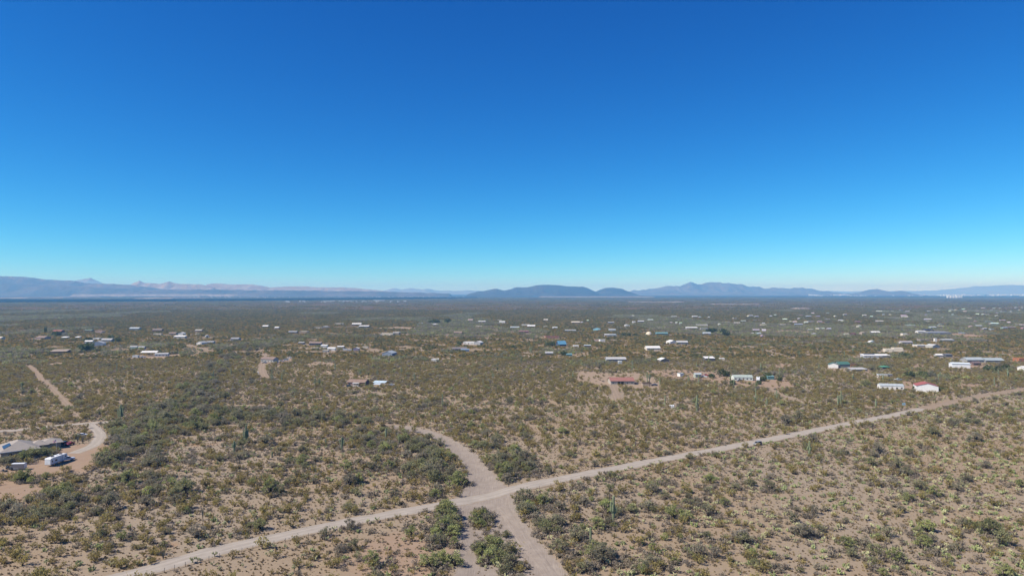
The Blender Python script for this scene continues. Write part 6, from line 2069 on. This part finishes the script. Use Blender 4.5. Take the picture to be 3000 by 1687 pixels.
def saguaro(px_, py_, ptop, arms, label, group=None):
    x, y, z = G(px_, py_)
    h = max(2.5, (py_ - ptop) * y / F)
    o = empty("saguaro", (x, y, z)); tag(o, label, "saguaro", group)
    R = (.40 if h > 5 else .30) * (1.0 if y < 420 else .8)
    nseg = 24 if y < 330 else 14
    mb = MB(); ribbed_tube(mb, [(0, 0, -.15), (0, 0, h * .25), (.03, 0, h * .6), (.05, 0, h - R)], [R * .8, R * 1.0, R * 1.12, R * .95], nseg)
    mb.build("trunk", M_SAG, o)
    for (side, h0, h1_, rx) in arms:
        """side: angle in degrees, start and tip height as share of the whole, reach in metres"""
        a = math.radians(side); ca, sa = math.cos(a), math.sin(a)
        mb = MB(); r2 = R * .7
        zz0, zz1 = h * h0, h * h1_
        ribbed_tube(mb, [(0, 0, zz0), (ca * rx * .7, sa * rx * .7, zz0 + .12 * rx), (ca * rx, sa * rx, zz0 + .5 * rx + .2), (ca * rx * 1.02, sa * rx, (zz0 + zz1) / 2 + .3), (ca * rx * 1.04, sa * rx, zz1 - r2)], [r2 * .7, r2 * .85, r2, r2, r2 * .9], max(10, nseg - 8))
        mb.build("arm", M_SAG, o)


SG = "saguaros with arms in the near scrub"
saguaro(1797, 1531, 1451, [(195, .38, .80, .75), (250, .40, .70, .55), (-15, .36, .58, .85)], "tall saguaro with three arms on the wide sandy flat")
saguaro(1730, 1594, 1544, [], "short armless saguaro column on the wide sandy flat")
saguaro(353, 1231, 1184, [(180, .22, .72, 1.5), (150, .25, .78, 1.0), (0, .22, .80, 1.3), (30, .26, .74, .8), (250, .25, .66, .9), (300, .24, .7, 1.1), (100, .3, .7, .9)], "dark many-armed saguaro beside the driveway")
saguaro(720, 1299, 1243, [(185, .3, .72, 1.0), (10, .3, .78, .9), (260, .34, .68, .7), (60, .34, .7, .8)], "tall saguaro with four arms left of the wash")
saguaro(686, 1326, 1290, [(180, .45, .78, .8), (0, .48, .84, .7), (250, .5, .75, .5)], "three-armed saguaro on bare sand below the four-armed one")
saguaro(1001, 1320, 1279, [(190, .5, .85, .9), (-5, .45, .80, 1.0), (30, .55, .9, .7)], "dark forked saguaro in the brush beside the wash")
saguaro(1296, 1192, 1153, [(0, .25, .42, .9)], "slender saguaro with one low arm")
saguaro(2042, 1209, 1157, [(185, .30, .62, .9), (0, .28, .55, .9), (240, .35, .6, .6)], "pale saguaro with low arms, nearest the three tanks")
saguaro(2214, 1191, 1137, [(180, .45, .6, 1.6), (200, .35, .55, 1.0), (0, .4, .62, .9)], "tallest pale saguaro below the cream mobile home")
saguaro(2246, 1192, 1166, [(180, .3, .7, .7), (0, .3, .8, .7), (60, .3, .7, .6)], "squat saguaro with close arms below the tallest pale one")
saguaro(2275, 1173, 1143, [(180, .35, .9, 1.0), (0, .35, .85, 1.0)], "two-armed saguaro at the foot of the bare yard")
saguaro(1948, 1192, 1157, [], "straight pale armless saguaro beside the three tanks")
saguaro(1896, 1126, 1088, [(20, .5, .7, .8), (180, .55, .75, .6)], "tall saguaro above the tan enclosure")
saguaro(1903, 1120, 1094, [(0, .4, .8, .7), (180, .4, .7, .6)], "shorter saguaro leaning on the tall one above the tan enclosure")
saguaro(1933, 1131, 1106, [], "armless saguaro right of the tan enclosure")
saguaro(2011, 1136, 1119, [(0, .3, .7, .6)], "small saguaro below the pale green shed")
saguaro(1853, 1088, 1056, [(180, .25, .5, .9), (0, .3, .52, .8)], "tall saguaro between the tile roof and the silver roof")
saguaro(2371, 1338, 1291, [(185, .45, .68, .7), (0, .42, .62, .8), (280, .4, .6, .6), (40, .45, .7, .5)], "pale saguaro with a ring of short arms on the near side of the road")
saguaro(2464, 1186, 1144, [(180, .4, .7, .9), (0, .35, .66, 1.0), (240, .3, .6, 1.2)], "tall saguaro with spreading arms near the faint track")
saguaro(2455, 1194, 1158, [(0, .4, .75, .8)], "saguaro standing just before the tall spreading one")
saguaro(2913, 1131, 1104, [], "lone armless saguaro above the far end of the road")
saguaro(2566, 1199, 1168, [(0, .35, .5, .6)], "thin saguaro beside the faint track and blue board")
saguaro(64, 1153, 1120, [(180, .35, .55, 1.0), (0, .38, .62, 1.2), (30, .35, .5, 1.5)], "dark saguaro with low arms left of the rough track")
saguaro(342, 1091, 1063, [(180, .2, .35, .8), (0, .2, .32, .7)], "slender saguaro beyond the rough track")
saguaro(292, 1082, 1068, [], "small armless saguaro beyond the rough track")
saguaro(110, 1072, 1056, [(0, .4, .7, .6)], "saguaro at the top of the rough track")
saguaro(923, 1134, 1107, [(180, .4, .7, .9), (0, .38, .62, 1.0)], "saguaro with two arms left of the brown mobile home")
saguaro(981, 1086, 1063, [(180, .45, .7, .7), (0, .45, .75, .7)], "saguaro on the dry straw-coloured clearing")
saguaro(1010, 1104, 1087, [], "armless saguaro behind the brown mobile home")
saguaro(1176, 1097, 1074, [(180, .4, .85, .7), (0, .4, .62, 1.2), (30, .4, .55, .9)], "saguaro with sideways arms right of the pale blue carport")
saguaro(1130, 1286, 1255, [], "dark armless saguaro in the brush by the upper wash")
saguaro(1169, 1299, 1277, [], "second dark armless saguaro, nearer the upper wash")
saguaro(954, 1304, 1283, [], "armless saguaro in brush left of the forked one")
saguaro(797, 1340, 1322, [], "short armless saguaro on the sand left of the wash")
saguaro(796, 1119, 1081, [(180, .35, .6, .9), (0, .35, .58, .9)], "tall saguaro below the dirt driveway of the tan house")
saguaro(676, 1103, 1082, [(0, .4, .7, .7)], "saguaro beside the green side wash")
saguaro(850, 1077, 1064, [(180, .5, .8, .8)], "stubby saguaro below the parked cars")
saguaro(1035, 1043, 1029, [(180, .4, .85, 1.0), (0, .4, .75, 1.0)], "forked saguaro below the white box trailers")
rs = np.random.default_rng(99)
cnt = 0
while cnt < 58:
    px_, py_ = rs.uniform(60, 2960), rs.uniform(972, 1140)
    if rs.random() < .5: px_ = rs.uniform(1250, 2960)
    x, y = G0(px_, py_)
    if not free(np.array([x]), np.array([y]), 3.0)[0]: continue
    h = rs.uniform(4, 8.5)
    arms = []
    for a in range(int(rs.integers(0, 4))):
        arms.append((rs.choice([0, 180, 30, 200, 250]) + rs.uniform(-15, 15), rs.uniform(.3, .5), rs.uniform(.6, .85), rs.uniform(.6, 1.0)))
    kind = ("armless", "one-armed", "two-armed", "three-armed")[len(arms)]
    where = "near the brown home" if px_ < 1000 else ("above the red tiled house" if px_ < 1780 else ("above the sheds and bare yard" if px_ < 2400 else "near the barns"))
    dd = "in the far scrub" if py_ < 1040 else "in the middle scrub"
    saguaro(px_, py_, py_ - h * F / y, arms, f"distant {kind} saguaro {dd} {where}", f"distant {kind} saguaros {dd} {where}")
    cnt += 1


def ocotillo(px_, py_, h, label):
    x, y, z = G(px_, py_)
    o = empty("ocotillo", (x, y, z)); tag(o, label, "shrub")
    r = np.random.default_rng(int(px_))
    for k in range(16):
        a = r.uniform(0, 6.283); s = r.uniform(.15, .6)
        MB().tube([(0, 0, -.05), (math.cos(a) * s * .5 * h * .4, math.sin(a) * s * .5 * h * .4, h * .5), (math.cos(a) * s * h * .5, math.sin(a) * s * h * .5, h * r.uniform(.85, 1.05))], [.05, .04, .02], 4).build("wand", MATS.setdefault("wand", flat_mat("grey_wands", (0.16, 0.15, 0.12))), o)


ocotillo(594, 1522, 4.2, "grey fan-shaped ocotillo standing on bare sand beyond the road")
ocotillo(478, 1638, 3.6, "dark ocotillo at the edge of the dirt road")
ocotillo(228, 1298, 3.5, "ocotillo behind the red car")
ocotillo(243, 1299, 3.5, "second ocotillo behind the red car")
ocotillo(868, 1404, 4.0, "pale wide ocotillo on the flat left of the wash")


def snag(px_, py_, s, label):
    x, y, z = G(px_, py_)
    o = empty("dead_tree", (x, y, z)); tag(o, label, "dead tree"); r = np.random.default_rng(int(px_ * 3))
    mb = MB()
    for k in range(16):
        a = r.uniform(0, 6.283); q = r.uniform(.5, 1.3) * s
        m_ = Vector((math.cos(a) * q * .5, math.sin(a) * q * .5, q * r.uniform(.3, .7)))
        mb.tube([(0, 0, -.1), m_, m_ + Vector((math.cos(a) * q * .6, math.sin(a) * q * .6, r.uniform(-.1, .5) * q))], [.12 * s, .07 * s, .02], 5)
        mb.tube([m_, m_ + Vector(r.normal(size=3)) * .6 * s], [.05 * s, .015], 4)
    mb.build("branches", MATS.setdefault("snag", flat_mat("dead_wood", (0.06, 0.045, 0.04))), o)


snag(1151, 1660, 1.3, "dark fallen dead tree on the reddish flat")
snag(1345, 1606, 1.6, "leafless grey tree at the edge of the wash")
snag(848, 1473, 1.3, "dark dead shrub on the flat beyond the road")

# ------------------------------------------------------------------ air
def haze():
    R, top, bot = 30600.0, 362.0, -8.0
    o = MB().box(-R, R, -R, R, bot, top).build("haze", None)
    m, nt, out = nodes_of("valley_haze")
    pv = N(nt, "ShaderNodeVolumePrincipled")
    pv.inputs["Color"].default_value = (0.19, 0.53, 1.0, 1)
    pv.inputs["Density"].default_value = 8.0e-5
    pv.inputs["Absorption Color"].default_value = (0.588, 0.64, 1, 1)
    pv.inputs["Anisotropy"].default_value = 0.0
    nt.links.new(pv.outputs[0], out.inputs["Volume"])
    o.data.materials.append(m)
    tag(o, "thin blue haze lying over the valley", kind="stuff")


haze()

# ------------------------------------------------------------------ tell look-alikes apart by their order across the picture
ONES = "first second third fourth fifth sixth seventh eighth ninth tenth eleventh twelfth thirteenth fourteenth fifteenth sixteenth seventeenth eighteenth nineteenth".split()
TENS = {2: "twent", 3: "thirt", 4: "fort", 5: "fift", 6: "sixt", 7: "sevent", 8: "eight", 9: "ninet"}


def ordinal(n):
    if n < 20: return ONES[n - 1]
    t, u = divmod(n, 10)
    return TENS[t] + ("ieth" if u == 0 else "y-" + ONES[u - 1])


by_label = {}
for o in COL.objects:
    if o.parent is None and "label" in o and "category" in o:
        by_label.setdefault(o["label"], []).append(o)
for lab, lst in by_label.items():
    if 1 < len(lst) < 100:
        lst.sort(key=lambda o: project(o.location.x, o.location.y, o.location.z)[0])
        for k, o in enumerate(lst):
            o["label"] = f"{lab}, {ordinal(k + 1)} from left"
